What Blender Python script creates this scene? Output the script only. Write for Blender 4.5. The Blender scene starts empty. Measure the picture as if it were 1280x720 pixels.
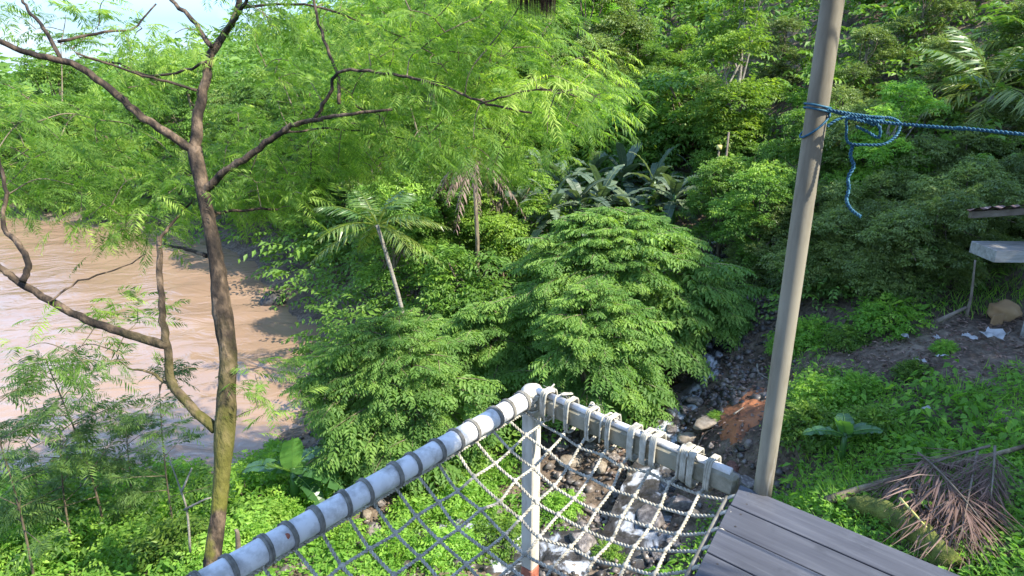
import bpy, math, random
import numpy as np

# ------------------------------------------------------------------ camera, sky, sun, exposure
SC = bpy.context.scene
COL = SC.collection
PITCH = math.radians(18.8)
FPX = 834.0                      # focal length in pixels of the 1280 px wide frame
CAM = np.array([0.0, 0.0, 1.6])  # deck top is z = 0
cam = bpy.data.cameras.new('camera')
cam.sensor_width = 36.0
cam.lens = FPX / 1280.0 * 36.0
cam.clip_start = 0.05
cam.clip_end = 2000.0
camo = bpy.data.objects.new('camera', cam)
camo.location = CAM
camo.rotation_euler = (math.pi / 2 - PITCH, 0, 0)
COL.objects.link(camo)
SC.camera = camo

SUN_V = np.array([0.60, -0.30, 0.70])
SUN_V = SUN_V / np.linalg.norm(SUN_V)
SUN_EL = math.asin(SUN_V[2])
SUN_AZ = math.atan2(SUN_V[0], SUN_V[1])     # clockwise from +Y
w = bpy.data.worlds.new('World')
SC.world = w
w.use_nodes = True
nt = w.node_tree
bg = nt.nodes['Background']
sky = nt.nodes.new('ShaderNodeTexSky')
sky.sky_type = 'NISHITA'
sky.sun_disc = False
sky.sun_elevation = SUN_EL
sky.sun_rotation = SUN_AZ
sky.dust_density = 0.2
sky.air_density = 0.8
sky.ozone_density = 3.0
# broken white cloud over the blue
tc = nt.nodes.new('ShaderNodeTexCoord')
mp = nt.nodes.new('ShaderNodeMapping'); mp.inputs['Scale'].default_value = (2.2, 2.2, 5.0)
cn = nt.nodes.new('ShaderNodeTexNoise'); cn.inputs['Scale'].default_value = 2.3; cn.inputs['Detail'].default_value = 7
cr = nt.nodes.new('ShaderNodeValToRGB')
cr.color_ramp.elements[0].position = 0.54; cr.color_ramp.elements[0].color = (0, 0, 0, 1)
cr.color_ramp.elements[1].position = 0.72; cr.color_ramp.elements[1].color = (1, 1, 1, 1)
mx = nt.nodes.new('ShaderNodeMixRGB'); mx.inputs[2].default_value = (1.5, 1.6, 1.75, 1)
nt.links.new(tc.outputs['Generated'], mp.inputs['Vector'])
nt.links.new(mp.outputs['Vector'], cn.inputs['Vector'])
nt.links.new(cn.outputs['Fac'], cr.inputs['Fac'])
nt.links.new(cr.outputs['Color'], mx.inputs['Fac'])
sz_ = nt.nodes.new('ShaderNodeSeparateXYZ'); el_ = nt.nodes.new('ShaderNodeMapRange')
el_.inputs['From Min'].default_value = 0.32; el_.inputs['From Max'].default_value = 0.05; el_.inputs['To Max'].default_value = 0.9
bm_ = nt.nodes.new('ShaderNodeMixRGB'); bm_.inputs[2].default_value = (.34, .62, 1.08, 1)      # blue of the low sky
nt.links.new(tc.outputs['Generated'], sz_.inputs[0]); nt.links.new(sz_.outputs['Z'], el_.inputs['Value'])
nt.links.new(el_.outputs['Result'], bm_.inputs[0]); nt.links.new(sky.outputs['Color'], bm_.inputs[1])
nt.links.new(bm_.outputs['Color'], mx.inputs[1])
nt.links.new(mx.outputs['Color'], bg.inputs['Color'])
bg.inputs['Strength'].default_value = 0.15

sun = bpy.data.lights.new('sun', 'SUN')
sun.energy = 2.1
sun.angle = math.radians(0.53)
sun.color = (1.0, 0.94, 0.82)
suno = bpy.data.objects.new('sun', sun)
COL.objects.link(suno)
from mathutils import Vector
suno.rotation_euler = Vector(SUN_V).to_track_quat('Z', 'Y').to_euler()
suno.location = (20, -10, 30)

vs = SC.view_settings
vs.view_transform = 'Standard'
vs.look = 'None'
vs.exposure = 2.55
vs.gamma = 1.0
vs.use_curve_mapping = False
SC.cycles.max_bounces = 10
SC.cycles.diffuse_bounces = 5
SC.cycles.glossy_bounces = 2
SC.cycles.transmission_bounces = 4
SC.cycles.sample_clamp_indirect = 6.0

rng = np.random.default_rng(11)
random.seed(11)

# ------------------------------------------------------------------ pixels of the photograph -> places
CP, SP = math.cos(PITCH), math.sin(PITCH)
def ray(px, py):
    r, c = px - 640.0, py - 360.0
    return np.array([r, FPX * CP - c * SP, -(c * CP + FPX * SP)])
def at_depth(px, py, d):
    return CAM + ray(px, py) * (d / FPX)
def at_y(px, py, y):
    v = ray(px, py); return CAM + v * (y / v[1])
def at_z(px, py, z):
    v = ray(px, py); return CAM + v * ((z - CAM[2]) / v[2])
def project(p):
    q = np.asarray(p) - CAM
    d = q[1] * CP - q[2] * SP
    return 640 + FPX * q[0] / d, 360 + FPX * (-q[2] * CP - q[1] * SP) / d

# ------------------------------------------------------------------ terrain height
CTRL = np.array([
    # river bed
    (-8,12,-5.7),(-15,12,-5.9),(-25,12,-5.9),(-40,15,-5.9),(-12,20,-5.8),(-20,20,-5.9),(-6.6,14.5,-5.6),(-30,22,-5.9),(-9.5,17,-5.7),
    (-70,18,-5.9),(-13,23.5,-5.6),(-60,25,-5.8),(-6.5,11,-5.6),(-22,26,-5.6),(-40,26,-5.7),(-70,27,-5.7),(-100,20,-5.9),
    # its banks
    (-4.0,9.7,-5),(-4.3,12.2,-5),(-5.0,16.2,-5),(-7.0,18.9,-5),(-8.4,22,-5),(-14.7,27.2,-5),(-23,29.7,-5),(-40,31,-5),(-70,32,-5),
    (-7,8.6,-5),(-12,8.3,-5),(-20,8.3,-5),(-40,8,-5),(-70,8,-5),
    # near bank
    (-3.2,5.8,-3.8),(-8,5,-4.1),(-15,4,-3.9),(-3,2,-3.1),(-10,0,-3),(-30,0,-3),(-2.2,8.0,-4.6),(-5,7,-4.5),(-60,0,-3),
    # stream
    (1.7,6.8,-4.35),(0.2,6.9,-4.5),(-1.9,7.8,-4.75),(2.5,8.4,-4.1),(2.7,9.6,-3.9),(3.6,10.6,-3.5),(4.4,13,-3.1),(5,17,-2.6),(0.6,5.2,-3.9),(1.8,4.8,-3.7),
    # land between stream and river
    (1.2,10.4,-3.9),(-1.6,9.8,-4.5),(0,14,-3.7),(-2,18,-3.3),(-4.5,25,-2.6),(0,25,-1.6),(2,20,-2.2),(-9,31,-3.2),(-2,36,0),(-2.4,13,-4.3),(-3,15.5,-4.2),
    # far hill
    (5,40,4),(15,40,8),(-16,33,-4.0),(-24,50,-3.5),(0,60,8),(20,60,16),(45,60,22),(-45,45,-3.5),(-45,75,-4),(-100,60,-4),(-100,140,-6),(-40,140,-3),(0,110,26),(60,110,40),(120,110,40),(120,30,25),(-160,100,-5),(-10,75,3),
    # right terrace and hill
    (4.4,5,-2.25),(4,4,-2.2),(6.4,8.3,-2.05),(8,6,-1.9),(10,9,-1.8),(12,4,-1.5),(3,3.5,-2.5),(3.2,8.2,-3.35),(3.9,8.0,-2.9),(3.0,7.0,-3.6),(3.3,6.0,-2.9),(2.7,5.0,-3.0),(4.6,9.4,-2.8),(5.3,8.8,-2.45),(5,7,-2.35),(6.2,10.5,-1.9),
    (7,12.5,-1.2),(11,13,0),(8,18,0.2),(8,25,2.2),(14,14,2.0),(15,20,5),(20,12,3.6),(12,28,5),(22,30,11),(34,20,11),(30,8,4),(18,4,0),(30,-3,3),(20,-8,0),(10,-6,-1.4),
    (0,-6,-1.8),(-10,-12,-2.2),(0,-40,0),(60,-40,10),(-80,-40,-2),(2,1,-2.2),(0,2.5,-2.9)], float)
_d = np.linalg.norm(CTRL[:, None, :2] - CTRL[None, :, :2], axis=2)
_A = np.zeros((len(CTRL) + 1,) * 2)
_A[:-1, :-1] = _d; _A[-1, :-1] = 1; _A[:-1, -1] = 1
_W = np.linalg.solve(_A, np.append(CTRL[:, 2], 0))
def vnoise(x, y, s):
    r = np.random.default_rng(s)
    o = np.zeros_like(x)
    for k in range(5):
        f = 1.0 * 1.35 ** k
        a, b, c = r.uniform(0, 6.28, 3)
        o = o + np.sin(x * f * math.cos(a) + y * f * math.sin(a) + b + 1.3 * np.sin(x * f * .6 * math.cos(c) + y * f * .6 * math.sin(c)))
    return o / 5
def H(x, y):
    x = np.asarray(x, float); y = np.asarray(y, float)
    sh = x.shape
    X = x.ravel(); Y = y.ravel()
    out = np.empty(len(X))
    for i in range(0, len(X), 20000):
        d = np.hypot(X[i:i+20000, None] - CTRL[None, :, 0], Y[i:i+20000, None] - CTRL[None, :, 1])
        out[i:i+20000] = d @ _W[:-1] + _W[-1]
    out = out + 0.10 * vnoise(X * 1.3, Y * 1.3, 3) + 0.035 * vnoise(X * 4.5, Y * 4.5, 4)
    return out.reshape(sh)
def h1(x, y): return float(H(np.array([x]), np.array([y]))[0])
def ghit(px, py):
    v = ray(px, py); v = v / v[1]
    ys = np.linspace(1.5, 90, 1800)
    P = CAM + v[None] * ys[:, None]
    below = P[:, 2] < H(P[:, 0], P[:, 1])
    i = int(np.argmax(below)) if below.any() else len(ys) - 1
    p = P[i].copy(); p[2] = h1(p[0], p[1]); return p
RIVER_Z = -5.05

# ------------------------------------------------------------------ mesh helpers
class Geo:
    def __init__(s): s.v = []; s.f = []; s.t = []; s.n = 0
    def add(s, V, F, T=0.5):
        V = np.asarray(V, float).reshape(-1, 3); F = np.asarray(F, int).reshape(-1, 4)
        s.v.append(V); s.f.append(F + s.n); s.n += len(V)
        s.t.append(np.full(len(F), T) if np.isscalar(T) else np.asarray(T, float))
        return s
    def quads(s, Q, T):          # Q: (K,4,3)
        K = len(Q)
        return s.add(Q.reshape(-1, 3), np.arange(4 * K).reshape(K, 4), T)
    def mesh(s, name, mat, smooth=False):
        V = np.concatenate(s.v) if s.v else np.zeros((0, 3)); F = np.concatenate(s.f) if s.f else np.zeros((0, 4), int)
        T = np.concatenate(s.t) if s.t else np.zeros(0)
        m = bpy.data.meshes.new(name)
        m.vertices.add(len(V)); m.vertices.foreach_set('co', V.astype(np.float32).ravel())
        tri = F[:, 2] == F[:, 3]
        ln = np.where(tri, 3, 4)
        st = np.concatenate([[0], np.cumsum(ln)[:-1]]) if len(F) else np.zeros(0, int)
        keep = np.ones(F.shape, bool); keep[tri, 3] = False
        L = F[keep]
        m.loops.add(len(L)); m.loops.foreach_set('vertex_index', L.astype(np.int32))
        m.polygons.add(len(F)); m.polygons.foreach_set('loop_start', st.astype(np.int32)); m.polygons.foreach_set('loop_total', ln.astype(np.int32))
        m.polygons.foreach_set('use_smooth', np.full(len(F), bool(smooth)))
        m.update(calc_edges=True)
        a = m.attributes.new('tint', 'FLOAT', 'FACE'); a.data.foreach_set('value', T.astype(np.float32))
        m.validate()
        if mat: m.materials.append(mat)
        return m

def unit(a):
    n = np.linalg.norm(a, axis=-1, keepdims=True); return a / np.maximum(n, 1e-9)
ZV = np.array([0, 0, 1.0])

def leaves(g, P, D, N, L, W, T, fold=0.18, droop=0.12, mid=0.42):
    D = unit(D); S = unit(np.cross(D, N)); N = np.cross(S, D)
    L = np.broadcast_to(np.asarray(L, float), (len(P),))[:, None]; W = np.broadcast_to(np.asarray(W, float), (len(P),))[:, None]
    Q = np.stack([P, P + D * L * mid + S * W * .5 + N * W * fold, P + D * L - N * L * droop, P + D * L * mid - S * W * .5 + N * W * fold], 1)
    g.quads(Q, T)

def fronds(g, B, D, N, L, pairs, ratio, wr, ang, droop, ldroop, T, jit=0.12, r=None, rachis=0.0, prof=None, t0=0.12, spread=0.06):
    """M compound sprays: leaflets in pairs along an arching stalk"""
    r = r or rng
    M = len(B)
    L = np.broadcast_to(np.asarray(L, float), (M,))
    D = unit(D); S = unit(np.cross(D, N)); N = np.cross(S, D)
    t = np.linspace(t0, 1, pairs)
    pos = B[:, None] + D[:, None] * (L[:, None] * t)[:, :, None] - ZV * (droop * L[:, None] * t ** 2)[:, :, None]
    tan = unit(D[:, None] - ZV * (2 * droop * t)[None, :, None])
    if prof is None: pr = np.sin(np.pi * (0.18 + 0.66 * t))
    else: pr = prof(t)
    for sd in (-1, 1):
        a = ang + r.normal(0, .10, (M, pairs))
        ld = tan * np.cos(a)[..., None] + sd * S[:, None] * np.sin(a)[..., None] - ZV * ldroop + r.normal(0, jit, (M, pairs, 3))
        ll = (L[:, None] * ratio * pr * r.uniform(.8, 1.2, (M, pairs)))
        nn = N[:, None] + r.normal(0, .25, (M, pairs, 3))
        tt = np.clip(np.broadcast_to(np.asarray(T), (M,))[:, None] + r.normal(0, spread, (M, pairs)), 0, 1)
        leaves(g, pos.reshape(-1, 3), ld.reshape(-1, 3), nn.reshape(-1, 3), ll.ravel(), (ll * wr).ravel(), tt.ravel())
    if rachis > 0:
        k = max(2, pairs // 4)
        tr = np.linspace(0, 1, k + 1)
        pc = B[:, None] + D[:, None] * (L[:, None] * tr)[:, :, None] - ZV * (droop * L[:, None] * tr ** 2)[:, :, None]
        w_ = rachis * (1 - .8 * tr)[None, :, None]
        for ax in (S, N):
            a_ = pc + ax[:, None] * w_; b_ = pc - ax[:, None] * w_
            Q = np.stack([a_[:, :-1], a_[:, 1:], b_[:, 1:], b_[:, :-1]], 2).reshape(-1, 4, 3)
            g.quads(Q, np.full(len(Q), .75))

def catmull(P, n):
    P = np.asarray(P, float)
    Q = np.vstack([2 * P[0] - P[1], P, 2 * P[-1] - P[-2]])
    out = []
    for i in range(len(P) - 1):
        a, b, c, d = Q[i:i+4]
        for t in np.linspace(0, 1, n, endpoint=False):
            out.append(.5 * (2*b + (c-a)*t + (2*a-5*b+4*c-d)*t*t + (3*b-a-3*c+d)*t**3))
    out.append(P[-1]); return np.array(out)
def tube(g, P, R, n=8, T=0.5, cap=True, lump=0.0, r=None):
    P = np.asarray(P, float); K = len(P)
    R = np.broadcast_to(np.asarray(R, float), (K,))
    tan = unit(np.gradient(P, axis=0))
    ref = np.array([1, 0, 0.]) if abs(tan[0, 0]) < .8 else np.array([0, 1., 0])
    U = np.empty_like(P); u = unit(np.cross(tan[0], ref))
    for i in range(K):
        u = unit(u - tan[i] * np.dot(u, tan[i])); U[i] = u
    V = np.cross(tan, U)
    a = np.linspace(0, 2 * np.pi, n, endpoint=False)
    rr = R[:, None] * np.ones((1, n))
    if lump: rr = rr * (1 + lump * (r or rng).normal(0, 1, (K, n)))
    ring = P[:, None] + (U[:, None] * np.cos(a)[None, :, None] + V[:, None] * np.sin(a)[None, :, None]) * rr[..., None]
    idx = np.arange(K * n).reshape(K, n)
    F = np.stack([idx[:-1], np.roll(idx, -1, 1)[:-1], np.roll(idx, -1, 1)[1:], idx[1:]], -1).reshape(-1, 4)
    vv = ring.reshape(-1, 3)
    if cap:
        vv = np.vstack([vv, P[0], P[-1]])
        c0, c1 = K * n, K * n + 1
        F2 = [(idx[0, (j+1) % n], idx[0, j], c0, c0) for j in range(n)] + [(idx[-1, j], idx[-1, (j+1) % n], c1, c1) for j in range(n)]
        F = np.vstack([F, F2])
    g.add(vv, F, T)
BOXF = [(0,3,2,1),(4,5,6,7),(0,1,5,4),(1,2,6,5),(2,3,7,6),(3,0,4,7)]
def box(g, o, ex, ey, ez, T=0.5, bev=0.0):
    """box from corner o along three edge vectors; bev chamfers the edges"""
    o, ex, ey, ez = (np.asarray(q, float) for q in (o, ex, ey, ez))
    if bev <= 0:
        V = [o, o+ex, o+ex+ey, o+ey, o+ez, o+ex+ez, o+ex+ey+ez, o+ey+ez]
        g.add(V, BOXF, T); return
    import itertools
    ax = [ex, ey, ez]; un = [unit(q) for q in ax]
    idx = {}; V = []
    for c in itertools.product((0, 1), repeat=3):
        base = o + sum(ax[i] * c[i] for i in range(3))
        for k in range(3):
            p = base.copy()
            for i in range(3):
                if i != k: p = p + un[i] * bev * (1 if c[i] == 0 else -1)
            idx[c, k] = len(V); V.append(p)
    F = []
    for k in range(3):
        i, j = [(1, 2), (2, 0), (0, 1)][k]
        for s in (0, 1):
            q = []
            for a, b in ((0, 0), (1, 0), (1, 1), (0, 1)):
                c = [0, 0, 0]; c[k] = s; c[i] = a; c[j] = b; q.append(idx[tuple(c), k])
            F.append(q if s else q[::-1])
    for k in range(3):
        i, j = [(1, 2), (2, 0), (0, 1)][k]
        for a in (0, 1):
            for b in (0, 1):
                c0 = [0, 0, 0]; c0[i] = a; c0[j] = b; c1 = list(c0); c1[k] = 1
                q = [idx[tuple(c0), i], idx[tuple(c1), i], idx[tuple(c1), j], idx[tuple(c0), j]]
                F.append(q if a == b else q[::-1])
    for c in itertools.product((0, 1), repeat=3):
        q = [idx[c, 0], idx[c, 1], idx[c, 2]]
        if sum(c) % 2 == 0: q = q[::-1]
        F.append((q[0], q[1], q[2], q[2]))
    g.add(V, F, T)

def link(name, mesh, parent=None):
    o = bpy.data.objects.new(name, mesh); COL.objects.link(o)
    if parent: o.parent = parent
    return o
def part(name, g, mat, parent, smooth=False): return link(name, g.mesh(name, mat, smooth), parent)
def tag(o, label=None, cat=None, group=None, kind=None):
    if label: o['label'] = label
    if cat: o['category'] = cat
    if group: o['group'] = group
    if kind: o['kind'] = kind
    return o
def thing(name, label, cat, loc=(0, 0, 0), group=None):
    o = bpy.data.objects.new(name, None); COL.objects.link(o); o.location = loc; o.empty_display_size = .2
    return tag(o, label, cat, group)
def copy_tree(o, parent=None):
    c = o.copy(); COL.objects.link(c); c.parent = parent
    for ch in [q for q in bpy.data.objects if q.parent == o]: copy_tree(ch, c)
    return c

# ------------------------------------------------------------------ materials
def nodes_of(name):
    m = bpy.data.materials.new(name); m.use_nodes = True
    t = m.node_tree; return m, t, t.nodes['Principled BSDF']
def N_(t, kind, **kw):
    n = t.nodes.new(kind)
    for k, v in kw.items():
        if k in n.inputs: n.inputs[k].default_value = v
        else: setattr(n, k, v)
    return n
def ramp(t, stops):
    n = t.nodes.new('ShaderNodeValToRGB'); e = n.color_ramp.elements
    while len(e) < len(stops): e.new(.5)
    for q, (p, c) in zip(e, stops): q.position = p; q.color = (*c, 1)
    return n
def leaf_mat(name, c0, c1, c2, trans=0.35, rough=0.45, spec=0.35, vary=0.25):
    m, t, b = nodes_of(name)
    at = N_(t, 'ShaderNodeAttribute', attribute_name='tint')
    rp = ramp(t, [(0.0, c0), (0.5, c1), (1.0, c2)])
    oi = N_(t, 'ShaderNodeObjectInfo')
    mr = N_(t, 'ShaderNodeMapRange'); mr.inputs['To Min'].default_value = 1 - vary; mr.inputs['To Max'].default_value = 1 + vary
    hs = N_(t, 'ShaderNodeHueSaturation')
    t.links.new(at.outputs['Fac'], rp.inputs['Fac']); t.links.new(rp.outputs['Color'], hs.inputs['Color'])
    t.links.new(oi.outputs['Random'], mr.inputs['Value']); t.links.new(mr.outputs['Result'], hs.inputs['Value'])
    t.links.new(hs.outputs['Color'], b.inputs['Base Color'])
    b.inputs['Roughness'].default_value = rough; b.inputs['Specular IOR Level'].default_value = spec
    tr = N_(t, 'ShaderNodeBsdfTranslucent')
    ty = N_(t, 'ShaderNodeMixRGB', blend_type='MULTIPLY'); ty.inputs[0].default_value = 1; ty.inputs[2].default_value = (1.9, 2.0, .8, 1)
    t.links.new(hs.outputs['Color'], ty.inputs[1]); t.links.new(ty.outputs['Color'], tr.inputs['Color'])
    ms = N_(t, 'ShaderNodeMixShader'); ms.inputs[0].default_value = trans
    t.links.new(b.outputs[0], ms.inputs[1]); t.links.new(tr.outputs[0], ms.inputs[2])
    t.links.new(ms.outputs[0], t.nodes['Material Output'].inputs['Surface'])
    return m
def noise_mat(name, stops, scale=6, detail=6, rough=0.8, bump=0.3, bscale=None, stretch=(1, 1, 1), spec=0.3, dist=0.02, metal=0.0, coord='Object'):
    m, t, b = nodes_of(name)
    tc = N_(t, 'ShaderNodeTexCoord'); mp = N_(t, 'ShaderNodeMapping'); mp.inputs['Scale'].default_value = stretch
    no = N_(t, 'ShaderNodeTexNoise'); no.inputs['Scale'].default_value = scale; no.inputs['Detail'].default_value = detail
    rp = ramp(t, stops)
    t.links.new(tc.outputs[coord], mp.inputs['Vector']); t.links.new(mp.outputs['Vector'], no.inputs['Vector'])
    t.links.new(no.outputs['Fac'], rp.inputs['Fac']); t.links.new(rp.outputs['Color'], b.inputs['Base Color'])
    b.inputs['Roughness'].default_value = rough; b.inputs['Specular IOR Level'].default_value = spec; b.inputs['Metallic'].default_value = metal
    if bump:
        n2 = N_(t, 'ShaderNodeTexNoise'); n2.inputs['Scale'].default_value = bscale or scale * 3; n2.inputs['Detail'].default_value = 8
        t.links.new(mp.outputs['Vector'], n2.inputs['Vector'])
        bp = N_(t, 'ShaderNodeBump'); bp.inputs['Strength'].default_value = bump; bp.inputs['Distance'].default_value = dist
        t.links.new(n2.outputs['Fac'], bp.inputs['Height']); t.links.new(bp.outputs['Normal'], b.inputs['Normal'])
    return m

M = {}
M['feather'] = leaf_mat('feathery_leaf', (.06, .12, .022), (.135, .23, .042), (.32, .41, .085), .5, .55, .2, .08)
M['bush'] = leaf_mat('bush_leaf', (0.066, 0.133, 0.029), (0.121, 0.223, 0.047), (0.218, 0.329, 0.066), .35, .55, .2, .06)
M['broad'] = leaf_mat('broad_leaf', (0.053, 0.107, 0.020), (0.104, 0.192, 0.031), (0.207, 0.304, 0.049), .35, .5, .25, .3)
M['dark'] = leaf_mat('dark_leaf', (0.068, 0.106, 0.027), (0.128, 0.177, 0.045), (0.224, 0.274, 0.067), .28, .45, .3, .2)
M['light'] = leaf_mat('pale_leaf', (0.088, 0.190, 0.028), (0.168, 0.310, 0.047), (0.291, 0.440, 0.075), .42, .5, .25, .2)
M['sunny'] = leaf_mat('sunny_leaf', (0.087, 0.169, 0.027), (0.161, 0.261, 0.040), (0.286, 0.386, 0.063), .4, .5, .25, .2)
M['weed'] = leaf_mat('weed_leaf', (0.070, 0.155, 0.023), (0.135, 0.275, 0.038), (0.258, 0.400, 0.059), .4, .55, .2, .05)
M['banana'] = leaf_mat('banana_leaf', (.035, .09, .03), (.07, .16, .04), (.16, .28, .05), .35, .32, .5, .15)
M['grey_blade'] = leaf_mat('grey_green_blade', (.045, .075, .045), (.08, .115, .068), (.14, .18, .10), .25, .48, .3, .2)
M['sap'] = leaf_mat('sapling_leaf', (.06, .105, .03), (.11, .18, .045), (.20, .29, .065), .4, .5, .2, .15)
M['palm'] = leaf_mat('palm_leaf', (.04, .09, .02), (.09, .17, .03), (.25, .27, .05), .3, .38, .5, .15)
M['dry'] = leaf_mat('dry_leaf', (.085, .05, .038), (.165, .105, .082), (.27, .19, .15), .15, .7, .2, .1)
M['bark'] = noise_mat('grey_brown_bark', [(.3, (.05, .038, .025)), (.5, (.13, .10, .065)), (.62, (.22, .18, .11)), (.75, (.10, .075, .05))], 5, 8, .9, .8, 18, (1, 1, .35), dist=.03)
M['pale_bark'] = noise_mat('pale_bark', [(.3, (0.143, 0.124, 0.098)), (.6, (0.273, 0.247, 0.202)), (.75, (0.195, 0.163, 0.124))], 6, 6, .85, .5, 20, (1, 1, 2.0))
def mossy_bark():
    m = noise_mat('mossy_bark', [(.30, (.010, .0075, .005)), (.45, (.030, .021, .014)), (.56, (.075, .052, .033)), (.65, (.15, .104, .066)), (.76, (.035, .025, .016))], 11, 10, .9, 1.0, 26, (1, 1, .45), dist=.03)
    t = m.node_tree; b = t.nodes['Principled BSDF']
    src = b.inputs['Base Color'].links[0].from_socket
    tc = N_(t, 'ShaderNodeTexCoord'); no = N_(t, 'ShaderNodeTexNoise'); no.inputs['Scale'].default_value = 3.2; no.inputs['Detail'].default_value = 8
    rp = ramp(t, [(.40, (0, 0, 0)), (.52, (1, 1, 1))])
    sx = N_(t, 'ShaderNodeSeparateXYZ'); mr = N_(t, 'ShaderNodeMapRange'); mr.inputs['From Min'].default_value = -.6; mr.inputs['From Max'].default_value = -2.6
    mu = N_(t, 'ShaderNodeMath', operation='MULTIPLY'); mix = N_(t, 'ShaderNodeMixRGB'); mix.inputs[2].default_value = (.12, .115, .018, 1)
    t.links.new(tc.outputs['Object'], no.inputs['Vector']); t.links.new(no.outputs['Fac'], rp.inputs['Fac'])
    t.links.new(tc.outputs['Object'], sx.inputs[0]); t.links.new(sx.outputs['Z'], mr.inputs['Value'])
    t.links.new(rp.outputs['Color'], mu.inputs[0]); t.links.new(mr.outputs['Result'], mu.inputs[1])
    t.links.new(mu.outputs[0], mix.inputs[0]); t.links.new(src, mix.inputs[1]); t.links.new(mix.outputs[0], b.inputs['Base Color'])
    return m
M['mossy_bark'] = mossy_bark()
M['pipe'] = noise_mat('painted_pipe', [(.25, (.42, .41, .40)), (.42, (.62, .61, .60)), (.8, (.70, .69, .68))], 7, 8, .45, .12, 40, (1, 1, 1), .4, .004)
M['post'] = noise_mat('painted_post', [(.25, (0.357, 0.323, 0.255)), (.5, (0.561, 0.527, 0.451)), (.8, (0.629, 0.603, 0.535))], 5, 8, .5, .15, 30, (1, 1, .5), .4, .004)
M['rust'] = noise_mat('red_rust', [(.3, (.20, .05, .03)), (.6, (.36, .13, .08)), (.8, (.45, .25, .2))], 18, 6, .9, .4, 40)
M['pole'] = noise_mat('weathered_pole', [(.25, (.18, .16, .115)), (.5, (.265, .24, .18)), (.8, (.32, .295, .23))], 3, 8, .55, .1, 40, (1, 1, .25), .35, .003)
M['rope'] = noise_mat('net_rope', [(.3, (.25, .23, .18)), (.55, (.42, .39, .315)), (.8, (.52, .49, .41))], 30, 4, .9, .4, 160, dist=.003)
M['lash'] = noise_mat('lashing_rope', [(.3, (0.104, 0.096, 0.080)), (.6, (0.192, 0.180, 0.152)), (.8, (0.256, 0.240, 0.200))], 30, 4, .9, .4, 160, dist=.003)
M['blue'] = noise_mat('blue_rope', [(.3, (.01, .06, .12)), (.6, (.025, .115, .19)), (.8, (.10, .24, .32))], 60, 4, .6, .5, 220, dist=.003)
M['beam'] = noise_mat('weathered_beam', [(.3, (0.170, 0.153, 0.102)), (.55, (0.272, 0.246, 0.178)), (.8, (0.357, 0.332, 0.264))], 5, 7, .75, .3, 30)
M['thatch'] = noise_mat('dark_thatch', [(.3, (.018, .012, .008)), (.6, (.05, .035, .024)), (.8, (.09, .065, .04))], 14, 6, .95, .6, 40, (3, 3, .4))
M['rusty_tin'] = noise_mat('rusty_sheet', [(.3, (0.084, 0.038, 0.028)), (.5, (0.182, 0.105, 0.081)), (.7, (0.280, 0.210, 0.182))], 3, 8, .8, .3, 30)
M['old_board'] = noise_mat('grey_board', [(.3, (0.180, 0.162, 0.138)), (.6, (0.300, 0.282, 0.252)), (.8, (0.360, 0.342, 0.312))], 4, 6, .8, .3, 30, (1, 6, 6))
M['wood'] = noise_mat('weathered_wood', [(.3, (0.088, 0.066, 0.047)), (.6, (0.165, 0.132, 0.099)), (.8, (0.231, 0.198, 0.154))], 6, 6, .85, .4, 30)
M['tan'] = noise_mat('tan_sack', [(.3, (0.234, 0.130, 0.058)), (.6, (0.338, 0.215, 0.104)), (.8, (0.390, 0.260, 0.143))], 3, 6, .8, .3, 25)
M['litter'] = noise_mat('white_litter', [(.3, (.26, .25, .23)), (.7, (.46, .45, .43))], 6, 3, .6, .1)
M['rock'] = noise_mat('river_rock', [(.3, (.06, .05, .045)), (.5, (.16, .135, .12)), (.7, (.30, .26, .23))], 3.5, 8, .55, .6, 14, spec=.5, dist=.04)
M['red_rock'] = noise_mat('red_rock', [(.3, (.10, .045, .032)), (.6, (.19, .085, .06)), (.8, (.24, .13, .10))], 3.5, 8, .7, .6, 14, dist=.04)
M['dark_rock'] = noise_mat('dark_rock', [(.3, (.02, .018, .017)), (.6, (.055, .05, .046)), (.8, (.09, .085, .08))], 3.5, 8, .6, .6, 14, dist=.04)
M['pale_rock'] = noise_mat('tan_rock', [(.3, (0.154, 0.119, 0.084)), (.6, (0.280, 0.231, 0.175)), (.8, (0.322, 0.273, 0.217))], 3, 8, .7, .5, 14, dist=.04)
M['clay'] = noise_mat('orange_clay', [(.3, (.09, .055, .04)), (.42, (.22, .085, .04)), (.58, (.33, .125, .052)), (.72, (.24, .12, .07)), (.8, (.14, .10, .08))], 3.4, 10, .9, .7, 10, dist=.05)
M['moss'] = noise_mat('moss', [(.3, (.04, .055, .01)), (.55, (.12, .13, .025)), (.8, (.20, .21, .045))], 7, 8, .95, .8, 30, dist=.03)
M['bamboo'] = noise_mat('yellow_stick', [(.3, (.42, .36, .10)), (.7, (.60, .54, .2))], 5, 3, .6, .1)

def grime(m, col, scale, lo, hi, stretch):
    """patchy dirt of its own shape over a painted surface"""
    t = m.node_tree; b = t.nodes['Principled BSDF']; src = b.inputs['Base Color'].links[0].from_socket
    tc = N_(t, 'ShaderNodeTexCoord'); mp = N_(t, 'ShaderNodeMapping'); mp.inputs['Scale'].default_value = stretch
    no = N_(t, 'ShaderNodeTexNoise'); no.inputs['Scale'].default_value = scale; no.inputs['Detail'].default_value = 10; no.inputs['Roughness'].default_value = .65
    rp = ramp(t, [(lo, (0, 0, 0)), (hi, (.8, .8, .8))]); mix = N_(t, 'ShaderNodeMixRGB'); mix.inputs[2].default_value = (*col, 1)
    t.links.new(tc.outputs['Object'], mp.inputs['Vector']); t.links.new(mp.outputs['Vector'], no.inputs['Vector']); t.links.new(no.outputs['Fac'], rp.inputs['Fac'])
    t.links.new(rp.outputs['Color'], mix.inputs[0]); t.links.new(src, mix.inputs[1]); t.links.new(mix.outputs[0], b.inputs['Base Color'])
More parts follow.
